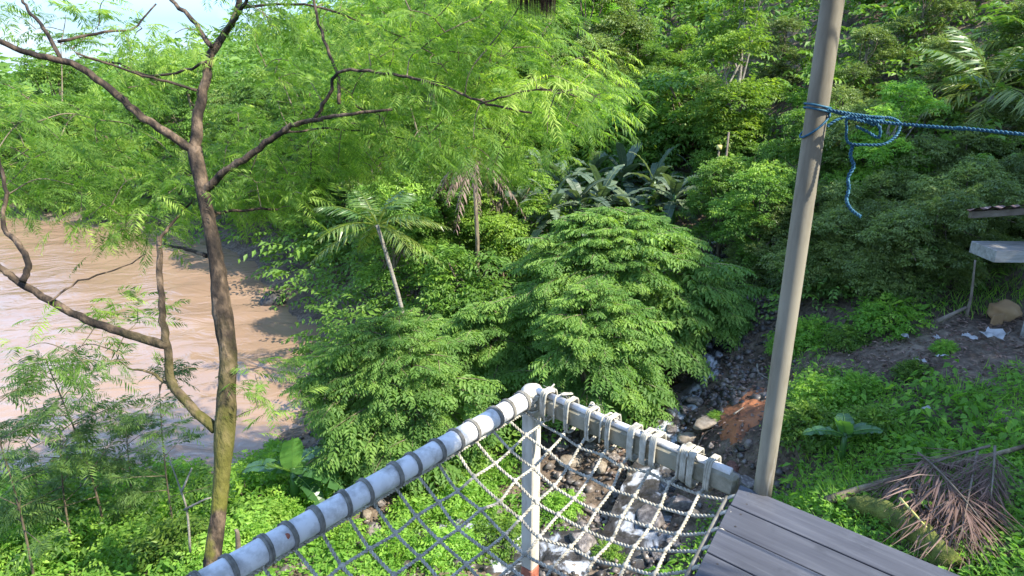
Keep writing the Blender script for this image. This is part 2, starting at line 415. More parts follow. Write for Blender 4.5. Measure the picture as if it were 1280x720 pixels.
grime(M['pole'], (.09, .075, .05), 9, .43, .66, (1, 1, .18)); grime(M['pole'], (.36, .34, .30), 14, .60, .68, (1, 1, .1))
grime(M['pipe'], (.18, .16, .13), 12, .47, .72, (1, 1, 1)); grime(M['pipe'], (.20, .11, .07), 26, .66, .72, (1, 1, 1))
grime(M['post'], (.14, .11, .07), 8, .52, .74, (1, 1, .3)); grime(M['post'], (.2, .07, .04), 16, .64, .70, (1, 1, .5))
grime(M['beam'], (.07, .065, .035), 8, .46, .68, (1, 1, 1))
def tint_mat(name, stops, rough):
    m, t, b = nodes_of(name); at = N_(t, 'ShaderNodeAttribute', attribute_name='tint'); rp = ramp(t, stops)
    no = N_(t, 'ShaderNodeTexNoise'); no.inputs['Scale'].default_value = 25; no.inputs['Detail'].default_value = 6; tc = N_(t, 'ShaderNodeTexCoord'); t.links.new(tc.outputs['Object'], no.inputs['Vector'])
    r2 = ramp(t, [(.3, (.6, .6, .6)), (.7, (1.3, 1.3, 1.3))]); mu = N_(t, 'ShaderNodeMixRGB', blend_type='MULTIPLY'); mu.inputs[0].default_value = 1
    t.links.new(no.outputs['Fac'], r2.inputs['Fac']); t.links.new(at.outputs['Fac'], rp.inputs['Fac']); t.links.new(rp.outputs['Color'], mu.inputs[1]); t.links.new(r2.outputs['Color'], mu.inputs[2])
    t.links.new(mu.outputs['Color'], b.inputs['Base Color']); b.inputs['Roughness'].default_value = rough; return m
M['gravel'] = tint_mat('gravel', [(0, (.03, .026, .023)), (.45, (.075, .062, .053)), (.8, (.14, .118, .10)), (1, (.20, .155, .12))], .45)
def ground_mat():
    m, t, b = nodes_of('soil')
    tc = N_(t, 'ShaderNodeTexCoord')
    n1 = N_(t, 'ShaderNodeTexNoise'); n1.inputs['Scale'].default_value = 1.1; n1.inputs['Detail'].default_value = 10
    n2 = N_(t, 'ShaderNodeTexNoise'); n2.inputs['Scale'].default_value = 11; n2.inputs['Detail'].default_value = 10
    r1 = ramp(t, [(.32, (.07, .05, .036)), (.5, (.135, .10, .07)), (.66, (.20, .155, .112)), (.8, (.14, .12, .07))])
    r2 = ramp(t, [(.3, (.45, .43, .42)), (.6, (1, 1, 1)), (.75, (1.5, 1.4, 1.3))])
    mu = N_(t, 'ShaderNodeMixRGB', blend_type='MULTIPLY'); mu.inputs[0].default_value = 1
    bp = N_(t, 'ShaderNodeBump'); bp.inputs['Strength'].default_value = .9; bp.inputs['Distance'].default_value = .08
    for n in (n1, n2): t.links.new(tc.outputs['Object'], n.inputs['Vector'])
    t.links.new(n1.outputs['Fac'], r1.inputs['Fac']); t.links.new(n2.outputs['Fac'], r2.inputs['Fac'])
    t.links.new(r1.outputs['Color'], mu.inputs[1]); t.links.new(r2.outputs['Color'], mu.inputs[2]); t.links.new(mu.outputs['Color'], b.inputs['Base Color'])
    t.links.new(n2.outputs['Fac'], bp.inputs['Height']); t.links.new(bp.outputs['Normal'], b.inputs['Normal'])
    b.inputs['Roughness'].default_value = .9; b.inputs['Specular IOR Level'].default_value = .25
    return m
def river_mat():
    m, t, b = nodes_of('muddy_water')
    tc = N_(t, 'ShaderNodeTexCoord'); mp = N_(t, 'ShaderNodeMapping'); mp.inputs['Scale'].default_value = (.75, 1.3, 1); mp.inputs['Rotation'].default_value = (0, 0, -.35)
    n1 = N_(t, 'ShaderNodeTexNoise'); n1.inputs['Scale'].default_value = .22; n1.inputs['Detail'].default_value = 4; n1.inputs['Distortion'].default_value = .8
    r1 = ramp(t, [(.3, (.205, .132, .082)), (.55, (.25, .162, .102)), (.75, (.30, .203, .132))])
    n2 = N_(t, 'ShaderNodeTexNoise'); n2.inputs['Scale'].default_value = 1.2; n2.inputs['Detail'].default_value = 4; n2.inputs['Roughness'].default_value = .45; n2.inputs['Distortion'].default_value = 1.4
    bp = N_(t, 'ShaderNodeBump'); bp.inputs['Strength'].default_value = .26; bp.inputs['Distance'].default_value = .2
    t.links.new(tc.outputs['Object'], mp.inputs['Vector'])
    for n in (n1, n2): t.links.new(mp.outputs['Vector'], n.inputs['Vector'])
    t.links.new(n1.outputs['Fac'], r1.inputs['Fac']); t.links.new(r1.outputs['Color'], b.inputs['Base Color'])
    t.links.new(n2.outputs['Fac'], bp.inputs['Height']); t.links.new(bp.outputs['Normal'], b.inputs['Normal'])
    b.inputs['Roughness'].default_value = .10; b.inputs['IOR'].default_value = 1.33
    return m
def stream_mat():
    m, t, b = nodes_of('stream_water')
    tc = N_(t, 'ShaderNodeTexCoord')
    n1 = N_(t, 'ShaderNodeTexNoise'); n1.inputs['Scale'].default_value = 2.6; n1.inputs['Detail'].default_value = 10; n1.inputs['Distortion'].default_value = 1.2
    r1 = ramp(t, [(.40, (.03, .027, .024)), (.52, (.06, .056, .052)), (.60, (.32, .33, .35)), (.72, (.62, .63, .65))])
    n2 = N_(t, 'ShaderNodeTexNoise'); n2.inputs['Scale'].default_value = 7; n2.inputs['Detail'].default_value = 8
    bp = N_(t, 'ShaderNodeBump'); bp.inputs['Strength'].default_value = .8; bp.inputs['Distance'].default_value = .08
    for n in (n1, n2): t.links.new(tc.outputs['Object'], n.inputs['Vector'])
    t.links.new(n1.outputs['Fac'], r1.inputs['Fac']); t.links.new(r1.outputs['Color'], b.inputs['Base Color'])
    t.links.new(n2.outputs['Fac'], bp.inputs['Height']); t.links.new(bp.outputs['Normal'], b.inputs['Normal'])
    b.inputs['Roughness'].default_value = .16; b.inputs['IOR'].default_value = 1.33
    return m
def deck_mat():
    m, t, b = nodes_of('weathered_deck')
    tc = N_(t, 'ShaderNodeTexCoord'); mp = N_(t, 'ShaderNodeMapping'); mp.inputs['Rotation'].default_value = (0, 0, math.atan2(.663, .749))
    m2 = N_(t, 'ShaderNodeMapping'); m2.inputs['Scale'].default_value = (.9, 14, 14)
    n1 = N_(t, 'ShaderNodeTexNoise'); n1.inputs['Scale'].default_value = 3; n1.inputs['Detail'].default_value = 8; n1.inputs['Distortion'].default_value = .4
    n3 = N_(t, 'ShaderNodeTexNoise'); n3.inputs['Scale'].default_value = 2.3; n3.inputs['Detail'].default_value = 5
    r1 = ramp(t, [(.3, (.042, .043, .053)), (.55, (.060, .062, .074)), (.75, (.088, .09, .102))])
    r3 = ramp(t, [(.3, (.75, .75, .75)), (.7, (1.2, 1.2, 1.2))])
    at = N_(t, 'ShaderNodeAttribute', attribute_name='tint'); r2 = ramp(t, [(0, (.86, .86, .86)), (1, (1.12, 1.12, 1.12))])
    mu = N_(t, 'ShaderNodeMixRGB', blend_type='MULTIPLY'); mu.inputs[0].default_value = 1
    mv = N_(t, 'ShaderNodeMixRGB', blend_type='MULTIPLY'); mv.inputs[0].default_value = 1
    bp = N_(t, 'ShaderNodeBump'); bp.inputs['Strength'].default_value = .35; bp.inputs['Distance'].default_value = .005
    t.links.new(tc.outputs['Object'], mp.inputs['Vector']); t.links.new(mp.outputs['Vector'], m2.inputs['Vector'])
    t.links.new(m2.outputs['Vector'], n1.inputs['Vector']); t.links.new(tc.outputs['Object'], n3.inputs['Vector'])
    t.links.new(n1.outputs['Fac'], r1.inputs['Fac']); t.links.new(n3.outputs['Fac'], r3.inputs['Fac']); t.links.new(at.outputs['Fac'], r2.inputs['Fac'])
    t.links.new(r1.outputs['Color'], mu.inputs[1]); t.links.new(r2.outputs['Color'], mu.inputs[2])
    t.links.new(mu.outputs['Color'], mv.inputs[1]); t.links.new(r3.outputs['Color'], mv.inputs[2]); t.links.new(mv.outputs['Color'], b.inputs['Base Color'])
    t.links.new(n1.outputs['Fac'], bp.inputs['Height']); t.links.new(bp.outputs['Normal'], b.inputs['Normal'])
    b.inputs['Roughness'].default_value = .6
    return m
M['deck'] = deck_mat()
grime(M['deck'], (.10, .105, .12), 4, .55, .75, (1, 1, 1)); grime(M['deck'], (.02, .02, .024), 7, .58, .74, (1, 1, 1))

# ------------------------------------------------------------------ the setting: ground, river, stream
def axis(lo, hi, fine_lo, fine_hi, step, grow=1.12):
    a = list(np.arange(fine_lo, fine_hi + 1e-6, step))
    s = step
    while a[-1] < hi: s *= grow; a.append(a[-1] + s)
    s = step
    while a[0] > lo: s *= grow; a.insert(0, a[0] - s)
    return np.array(a)
gx = axis(-400, 400, -9, 10, .16); gy = axis(-120, 500, 2, 16, .16)
GX, GY = np.meshgrid(gx, gy)
GZ = H(GX, GY)
near = (np.abs(GX) < 14) & (GY < 18)
GZ = GZ + np.where(near, 0.02 * rng.normal(0, 1, GZ.shape), 0)
far = np.clip((np.hypot(GX, GY) - 150) / 200, 0, 1)
GZ = GZ * (1 - far) + np.minimum(GZ, np.where(GX < -20, -8, 25)) * far
idx = np.arange(GX.size).reshape(GX.shape)
F = np.stack([idx[:-1, :-1], idx[:-1, 1:], idx[1:, 1:], idx[1:, :-1]], -1).reshape(-1, 4)
g = Geo(); g.add(np.stack([GX, GY, GZ], -1).reshape(-1, 3), F)
tag(link('ground', g.mesh('ground', ground_mat(), True)), kind='structure')

rx = axis(-300, -2.6, -24, -3, .25); ry = axis(7, 60, 8, 32, .25)
RX, RY = np.meshgrid(rx, ry)
RZ = RIVER_Z + .03 * vnoise(RX * 1.1 + RY * .5, RY * 2.6, 8) + .015 * vnoise(RX * 3.1 + RY, RY * 5.6, 9)
idx = np.arange(RX.size).reshape(RX.shape)
F = np.stack([idx[:-1, :-1], idx[:-1, 1:], idx[1:, 1:], idx[1:, :-1]], -1).reshape(-1, 4)
g = Geo(); g.add(np.stack([RX, RY, RZ], -1).reshape(-1, 3), F)
tag(link('river', g.mesh('river', river_mat(), True)), kind='structure')

SPATH = catmull([(5.0, 16, 0), (4.4, 13, 0), (3.6, 10.7, 0), (2.75, 9.6, 0), (2.35, 8.4, 0), (1.6, 6.9, 0), (.3, 6.75, 0), (-1.9, 7.8, 0), (-4.4, 10.2, 0)], 14)
tn = unit(np.gradient(SPATH, axis=0)); sn = np.stack([tn[:, 1], -tn[:, 0], 0 * tn[:, 0]], 1)
wd = np.interp(np.arange(len(SPATH)), [0, 30, 60, 80, 112], [.2, .28, .62, .68, .5])
cols = np.linspace(-1, 1, 15)
SV = SPATH[:, None] + sn[:, None] * (cols[None, :] * wd[:, None])[..., None]
cz = H(SPATH[:, 0], SPATH[:, 1])
cz = np.minimum.accumulate(cz) + .07
SV[..., 2] = np.maximum(cz[:, None], RIVER_Z - .05) + rng.normal(0, .022, SV.shape[:2])
idx = np.arange(SV.shape[0] * 15).reshape(-1, 15)
F = np.stack([idx[:-1, :-1], idx[:-1, 1:], idx[1:, 1:], idx[1:, :-1]], -1).reshape(-1, 4)
g = Geo(); g.add(SV.reshape(-1, 3), F)
tag(link('stream', g.mesh('stream', stream_mat(), True)), kind='structure')
def stream_dist(x, y):
    x = np.asarray(x); y = np.asarray(y)
    return np.min(np.hypot(x[..., None] - SPATH[:, 0], y[..., None] - SPATH[:, 1]), -1)

# ------------------------------------------------------------------ deck, roof, net
C0 = np.array([.10, 3.01, 0.]); D0 = np.array([.91, 2.27, 0.])
A_DIR = np.array([-.651, -.759, 0]); E1 = np.array([.749, -.663, 0]); E2 = np.array([-.527, -.850, 0])
deck = thing('wooden_deck', 'grey weathered plank deck under the pale pole', 'deck', (D0[0], D0[1], 0))
def loc(p): return np.asarray(p, float) - np.array([D0[0], D0[1], 0])
g = Geo()
r_ = np.random.default_rng(5)
for k in range(24):
    o = E2 * (.152 * k + .003)
    wv = E2 * .146
    cuts = [0.0] + ([[1.02], [.62, 2.9], [2.2], [1.5, 3.6]][k % 4] if k else [2.4]) + [5.2]
    for a, b in zip(cuts[:-1], cuts[1:]):
        a2 = a + (.002 if a else r_.uniform(-.004, .004))
        box(g, o + E1 * a2 + [0, 0, -.032 + r_.uniform(-.0012, .0012)], E1 * (b - .002 - a2), -wv * -1, [0, 0, .032], r_.uniform(.2, .8), .002)
part('deck_boards', g, M['deck'], deck)
g = Geo()
for k in range(24):
    for a in (.05, 1.25, 2.55, 3.8):
        for f in (.035, .11):
            c = E2 * (.152 * k + f + r_.uniform(-.006, .006)) + E1 * (a + r_.uniform(-.008, .008)); tube(g, [c + [0, 0, -.01], c + [0, 0, .0008]], .0045, 8)
part('nail_heads', g, M['dark_rock'], deck)['kind'] = 'stuff'
for (nm, o, v, s) in (('edge_beam', E1 * .03, E2 * 3.7, E1 * .05), ('front_beam', E2 * .03 + E1 * .1, E1 * 5, E2 * .05)):
    g = Geo(); box(g, o + [0, 0, -.17], v, s, [0, 0, .132], .5, .004); part(nm, g, M['wood'], deck)
for s, t_ in ((.2, .3), (2.6, .3), (5.0, .3), (.2, 3.4), (2.6, 3.4), (5.0, 3.4)):
    p = E1 * s + E2 * t_; gz = h1(p[0] + D0[0], p[1] + D0[1])
    g = Geo(); tube(g, [p + [0, 0, gz - .3], p + [0, 0, -.17]], .07, 10); part('support_post', g, M['wood'], deck, True)

pole = thing('roof_pole', 'tall pale grey round pole on the deck corner', 'pole', (.985, 2.225, 0))
g = Geo(); z_ = np.linspace(-.02, 2.52, 26); tube(g, np.stack([0 * z_, 0 * z_, z_], 1), .0345, 24)
part('shaft', g, M['pole'], pole, True)
p2 = np.array([.985, 2.225, 0]) + E1 * 3.6
pole2 = copy_tree(pole); pole2.location = p2; pole2['label'] = 'pale grey round pole at the far end of the blue rope'

roof = thing('thatched_roof', 'dark thatch of the shelter roof hanging in at the top edge', 'roof', (C0[0], C0[1], 2.6))
RO = -E1 * .10 - E2 * .06
g = Geo()
ridge = E1 * 6.6
nU, nV = 40, 22
rr = np.random.default_rng(9)
top = np.zeros((nU, nV, 3)); bot = np.zeros((nU, nV, 3))
for i, u in enumerate(np.linspace(0, 6.6, nU)):
    for j, v in enumerate(np.linspace(0, 5.2, nV)):
        zz = min(v, 5.2 - v) * .5
        top[i, j] = RO + E1 * u + E2 * v + np.array([0, 0, zz + .12 + rr.uniform(-.02, .02)])
        bot[i, j] = RO + E1 * u + E2 * v + np.array([0, 0, zz + rr.uniform(-.02, .02)])
for arr, fl in ((top, 0), (bot, 1)):
    idx = np.arange(nU * nV).reshape(nU, nV)
    F = np.stack([idx[:-1, :-1], idx[1:, :-1], idx[1:, 1:], idx[:-1, 1:]], -1).reshape(-1, 4)
    g.add(arr.reshape(-1, 3), F[:, ::-1] if fl else F)
part('thatch', g, M['thatch'], roof)
g = Geo()                                     # straw fringe along the two eaves in front
for (o, d, ln, n) in ((RO, E1, 6.6, 900), (RO, E2, 5.2, 700)):
    s = rr.uniform(0, ln, n)
    P = o + d * s[:, None] + rr.normal(0, .02, (n, 3)); 
    if d is E2: P[:, 2] += np.minimum(s, 5.2 - s) * .5
    P[:, 2] += .1
    leaves(g, P, np.array([0, 0, -1.0]) + rr.normal(0, .15, (n, 3)), rr.normal(0, 1, (n, 3)), rr.uniform(.25, .42, n), .012, .5, 0, 0)
part('eave_fringe', g, M['thatch'], roof)
g = Geo()                                     # the loose bundle that hangs into view at the corner
n = 420
q = at_y(667, 4, 2.95) - np.array([C0[0], C0[1], 2.6])
P = np.stack([q[0] + rr.uniform(-.10, .085, n), q[1] + rr.uniform(-.06, .06, n), np.full(n, .08)], 1)
tipz = np.where(P[:, 0] - q[0] > -.045, q[2] - .055, q[2] - .02) + rr.normal(0, .014, n)
leaves(g, P, np.array([0, 0, -1.0]) + rr.normal(0, .012, (n, 3)), rr.normal(0, 1, (n, 3)), P[:, 2] - tipz, .011, .5, 0, 0, .6)
part('hanging_bundle', g, M['thatch'], roof)

frame = thing('net_frame', 'white pipe and beam frame carrying the rope net beside the deck', 'frame', tuple(C0))
LP = 3.3
g = Geo(); s_ = np.linspace(0, LP, 40)
tube(g, A_DIR * s_[:, None] + np.array([0, 0, .0]), .046, 24); part('left_pipe', g, M['pipe'], frame, True)
bd = unit(D0 - C0); bl = np.linalg.norm(D0 - C0)
bn = np.array([-bd[1], bd[0], 0])
g = Geo(); box(g, -bn * .028 + bd * .02 + [0, 0, -.058], bd * (bl - .03), bn * .052, [0, 0, .09], .5, .012); part('cross_beam', g, M['beam'], frame)
g = Geo(); tube(g, [bd * .04 + [0, 0, .044], bd * (bl - .04) + [0, 0, .038]], .017, 14); part('top_rod', g, M['pipe'], frame, True)
gz = h1(C0[0], C0[1])
pd = unit(np.array([.80, -.60, 0])); pn = np.array([.60, .80, 0])
g = Geo(); box(g, -pd * .037 - pn * .037 + [0, 0, -1.05], pd * .074, pn * .074, [0, 0, 1.01], .5, .006); part('corner_post', g, M['post'], frame)
g = Geo(); box(g, -pd * .0375 - pn * .0375 + [0, 0, gz - .3], pd * .075, pn * .075, [0, 0, -1.053 - gz + .3], .5, .006); part('post_foot', g, M['rust'], frame)
g = Geo()
a_ = np.linspace(0, np.pi, 8)
tube(g, np.array([[0, 0, -.05], [0, 0, 0.035], [0, 0, .052], [0, 0, .058]]), [.052, .054, .04, .01], 18); part('corner_cap', g, M['post'], frame, True)
dv = ray(358, 672); best = min(np.linspace(.5, 2.5, 400), key=lambda q: abs(project(C0 + A_DIR * q)[0] - 358)); bp0 = A_DIR * best
g = Geo(); nb = unit(CAM - (C0 + bp0)); tube(g, [bp0 + nb * .040, bp0 + nb * .0485, bp0 + nb * .05], [.011, .011, .006], 10); part('bolt', g, M['rust'], frame, True)
# ---- net
net = thing('rope_net', 'knotted rope net slung between the white pipe and the deck', 'net', tuple(C0))
CELL = .118
nu, nv = 25, 9
ue = np.arange(nu + 1) * CELL + .07
def net_pt(u, v):
    """u metres along the pipe from the corner, v in 0..1 from the pipe to the deck edge"""
    a = A_DIR * u
    b = (D0 - C0) + E2 * (u * .96) - E1 * .03
    p = a * (1 - v) + b * v
    sag = -.05 - .20 * math.sin(math.pi * min(max(v, 0), 1)) ** .8 * min(1, u / .5) ** .6
    return p + np.array([0, 0, sag])
def strands(g, P, rad=.0042, pitch=.034, seg=6, twist=0.0):
    """two-ply twisted rope along a polyline"""
    P = catmull(P, 6)
    d = np.concatenate([[0], np.cumsum(np.linalg.norm(np.diff(P, axis=0), axis=1))])
    n = max(4, int(d[-1] / pitch * seg))
    s = np.linspace(0, d[-1], n)
    Q = np.stack([np.interp(s, d, P[:, i]) for i in range(3)], 1)
    tn = unit(np.gradient(Q, axis=0)); u = unit(np.cross(tn, ZV + .001)); v = np.cross(tn, u)
    for ph in (0, np.pi):
        a = s / pitch * 2 * np.pi + ph + twist
        tube(g, Q + (u * np.cos(a)[:, None] + v * np.sin(a)[:, None]) * rad * .9, rad, 5, .5, False)
rn = np.random.default_rng(21)
grid = np.array([[net_pt(u, v) for v in np.linspace(0, 1, nv + 1)] for u in ue])
grid[:, 1:-1] += rn.normal(0, .007, grid[:, 1:-1].shape)
for i in range(nv + 1):
    if i in (0, nv): continue
    g = Geo(); P = np.vstack([bd * (bl * i / nv) + [0, 0, -.05], grid[:, i]]); strands(g, P, .0042, twist=rn.uniform(0, 6))
    part('long_strand', g, M['rope'], net, True)
for k in range(nu + 1):
    g = Geo(); strands(g, grid[k], .0042, twist=rn.uniform(0, 6)); part('cross_strand', g, M['rope'], net, True)
g = Geo()
for k in range(nu + 1):
    for i in range(1, nv):
        c = grid[k, i]; d1 = unit(grid[k, i+1] - c); d2 = unit(grid[min(k+1, nu), i] - grid[max(k-1, 0), i])
        dd = unit(d1 + d2 * rn.choice([-1, 1]))
        tube(g, [c - dd * .012, c - dd * .005 + [0, 0, .004], c + dd * .005 + [0, 0, .004], c + dd * .012], [.005, .0105, .0105, .005], 6)
part('knots', g, M['rope'], net, True)['kind'] = 'stuff'
def lashing(c, ax, rad, turns, width, thick, name, mat=None):
    g = Geo(); ax = unit(np.asarray(ax, float)); u = unit(np.cross(ax, ZV)); v = np.cross(u, ax)
    t = np.linspace(0, turns * 2 * np.pi, int(turns * 16))
    R = rad * (1 + .02 * np.sin(t * 1.7 + c[0] * 9))
    P = c + (u * np.cos(t)[:, None] + v * np.sin(t)[:, None]) * R[:, None] + ax * ((t / t[-1] - .5) * width)[:, None]
    tube(g, P, thick, 6); return part(name, g, mat or M['lash'], net, True)
for k in range(nu + 1):
    c = A_DIR * (ue[k] + rn.normal(0, .012))
    lashing(c, A_DIR + E1 * rn.normal(0, .06), .0495, rn.choice([2.1, 2.1, 3.1]), rn.uniform(.012, .022), .0062, 'pipe_lashing')
def wrap_box(c, ax, hw, zt, zb, turns, name, thick=.006):
    g = Geo(); ax = unit(ax); sd = np.array([-ax[1], ax[0], 0]); P = []
    cor = [(-hw, zb), (-hw, zt), (0, zt + .012), (hw, zt), (hw, zb)]
    for k in range(turns):
        for j, (a, z) in enumerate(cor):
            P.append(c + sd * a + [0, 0, z] + ax * ((k + j / 5) / turns - .5) * .028)
    tube(g, catmull(np.array(P), 5), thick, 6); part(name, g, M['rope'], net, True)
sp = np.sort(np.concatenate([bl * (np.arange(1, nv) / nv), rn.uniform(.1, bl - .1, 6)]))
for i, q in enumerate(sp):
    wrap_box(bd * (q + rn.normal(0, .01)), bd, .034 + rn.uniform(0, .005), .052 + rn.uniform(0, .008), -.064 - rn.uniform(0, .02), int(rn.integers(1, 5)) if i != 7 else 9, 'beam_lashing', rn.uniform(.0045, .0062))
    if i % 2 == 0:                                # frayed knot on top
        g = Geo(); c = bd * q + bn * rn.uniform(-.02, .03) + [0, 0, .06]
        kp = np.cumsum(rn.normal(0, .016, (9, 3)), 0) * [1, 1, .5]; tube(g, catmull(c + kp - kp.mean(0), 4), .005, 5)
        for _ in range(7): d_ = unit(rn.normal(0, 1, 3)); tube(g, [c, c + d_ * .02, c + d_ * .05 - [0, 0, .015]], [.002, .0015, .001], 4)
        part('loose_knot', g, M['rope'], net, True)
for k in range(0, nu + 1, 1):                     # ties to the deck's edge
    c = grid[k, nv]; e = c + E1 * .05 + [0, 0, .035]
    g = Geo(); t = np.linspace(0, 4 * np.pi, 26)
    P = c + (e - c) * .5 + (unit(e - c) * np.cos(t)[:, None] * .034 + ZV * np.sin(t)[:, None] * .02) + E2 * (t / t[-1] * .02)[:, None]
    tube(g, P, .0055, 6); part('deck_tie', g, M['rope'], net, True)
g = Geo(); tube(g, grid[:, nv] + [0, 0, .012], .011, 8); part('edge_rope', g, M['lash'], net, True)
g = Geo()
strands(g, np.vstack([[0, 0, -.06], grid[:, 0] + [0, 0, -.02]]), .005)
part('head_rope', g, M['rope'], net, True)
g = Geo()                                         # wound rope mass at the corner
t = np.linspace(0, 2 * np.pi * 7, 150)
tube(g, np.stack([.062 * np.cos(t) * (1 + .1 * np.sin(3.1 * t)), .062 * np.sin(t), -.055 + .085 * t / t[-1] + .014 * np.sin(2.3 * t)], 1), .0075, 6)
part('corner_binding', g, M['rope'], net, True)

# ---- blue rope
brope = thing('blue_rope', 'blue rope tied round the pole with a knotted loop and hanging tail', 'rope', (.985, 2.225, 0))
def bl_(p): return np.asarray(p) - np.array([.985, 2.225, 0])
for (py, tilt, turns) in ((138, -.01, 2.0), (158, .035, 1.1)):
    c = bl_(at_y(1020, py, 2.225)); c[:2] = 0
    g = Geo(); t = np.linspace(0, turns * 2 * np.pi, 40)
    tube(g, np.stack([.040 * np.cos(t), .040 * np.sin(t), c[2] + tilt * np.cos(t) + .012 * t / (2 * np.pi) - .006], 1), .0036, 6)
    part('pole_wrap', g, M['blue'], brope, True)
yk = 2.17
K = lambda px, py, y=yk: bl_(at_y(px, py, y))
end = bl_(np.array([p2[0], p2[1], 1.30]))
pe = bl_(at_y(1280, 168, 1.865))
g = Geo(); main = [K(1034, 137, 2.2), K(1060, 144), K(1092, 151, 2.13), K(1125, 155, 2.09), K(1200, 161, 1.98), pe]
strands(g, main + [pe + (end - pe) * .5 - [0, 0, .03], end], .0031, .022); part('taut_line', g, M['blue'], brope, True)
for seed, pts in enumerate([[(1034, 137), (1062, 142), (1090, 146), (1115, 148), (1125, 156), (1120, 170), (1105, 180), (1080, 181), (1060, 178), (1058, 160), (1060, 148), (1085, 153), (1105, 150)],
              [(1034, 158), (1046, 150), (1062, 146), (1080, 150), (1092, 153), (1100, 160), (1098, 172), (1085, 165), (1070, 158)],
              [(1094, 146), (1086, 152), (1092, 156), (1096, 147), (1084, 149), (1098, 153)]]):
    g = Geo(); P = np.array([K(x, y, 2.16 - .02 * math.sin(i * 1.3 + seed)) for i, (x, y) in enumerate(pts)])
    strands(g, P, .0028, .022); part(['loop', 'loop', 'knot'][seed], g, M['blue'], brope, True)
g = Geo(); P = np.array([K(x, y) for x, y in [(1066, 180), (1063, 195), (1067, 208), (1060, 222), (1061, 236), (1058, 250), (1064, 262), (1076, 271)]])
strands(g, P, .0036, .024); part('hanging_tail', g, M['blue'], brope, True)

# ------------------------------------------------------------------ rocks
def rock_mesh(seed, mat, flat=.7):
    r = np.random.default_rng(seed)
    import bmesh
    bm = bmesh.new(); bmesh.ops.create_icosphere(bm, subdivisions=3, radius=1)
    planes = unit(r.normal(0, 1, (14, 3))); offs = r.uniform(.45, .85, 14)
    for v in bm.verts:
        c = np.array(v.co)
        for p_, o_ in zip(planes, offs):
            d = c @ p_
            if d > o_: c = c - p_ * (d - o_) * .97
        c = c * (1 + .06 * math.sin(7 * c[0] + seed) * math.sin(6 * c[1]) ) * [1.15, .9, flat]
        v.co = c
    m = bpy.data.meshes.new('rock'); bm.to_mesh(m); bm.free()
    m.polygons.foreach_set('use_smooth', np.ones(len(m.polygons), bool)); m.materials.append(mat); return m
RM = [rock_mesh(s, M['rock']) for s in (1, 2, 3, 4)] + [rock_mesh(s, M['pale_rock']) for s in (5, 6)] + [rock_mesh(7, M['dark_rock']), rock_mesh(8, M['red_rock'])]
rocks = []
def rock(px, py, size, k, label, dz=.25, group='rocks along the stream', cat='rock'):
    p = ghit(px, py); o = link('rock', RM[k]); o.location = (p[0], p[1], p[2] + size * dz)
    o.scale = (size * random.uniform(.8, 1.2), size * random.uniform(.8, 1.2), size * random.uniform(.7, 1.0)); o.rotation_euler = (random.uniform(-.3, .3), random.uniform(-.3, .3), random.uniform(0, 6.28))
    tag(o, label, cat, group); rocks.append(o); return o
rock(860, 556, .17, 4, 'pale tan boulder standing above the middle of the net beam')
rock(916, 588, .13, 7, 'reddish stone just left of the foot of the pole')
rock(340, 383, .5, 6, 'dark low rock at the river edge behind the tree trunk')
rr = np.random.default_rng(77)
loose = []
spots = [(x, y) for x, y in [(770, 520), (790, 512), (800, 545), (835, 545), (812, 508), (850, 520), (872, 512), (842, 500), (880, 540), (868, 580), (842, 580), (893, 570), (905, 600), (885, 605), (930, 605),
         (700, 560), (715, 585), (740, 560), (752, 590), (772, 575), (790, 600), (765, 620), (810, 625), (835, 610), (850, 640), (720, 625), (745, 650), (780, 660), (815, 665), (840, 690), (700, 680), (760, 695), (860, 610), (800, 585), (820, 700), (870, 655), (730, 690),
         (455, 650), (480, 640), (500, 655), (470, 675), (520, 640), (540, 660), (490, 690), (590, 655), (625, 640), (610, 680)]]
for i, (px, py) in enumerate(spots):
    p = ghit(px + rr.uniform(-6, 6), py + rr.uniform(-4, 4)); sz = float(rr.uniform(.08, .15)) if i % 4 else float(rr.uniform(.16, .23))
    o = link('rock', RM[int(rr.integers(0, 4)) if rr.random() < .75 else int(rr.integers(4, 6))])
    o.location = (p[0], p[1], p[2] + sz * .3 + (.06 if stream_dist(p[0], p[1]) < .6 else 0)); o.scale = (sz * rr.uniform(.8, 1.3), sz * rr.uniform(.8, 1.2), sz * rr.uniform(.6, 1)); o.rotation_euler = (rr.uniform(-.3, .3), rr.uniform(-.3, .3), rr.uniform(0, 6.28))
    if i in (0, 1, 2, 4, 9, 10, 13, 22, 41, 42, 46): bpy.data.objects.remove(o); continue   # wholly behind other things
    loose.append((o, sz, px, py))

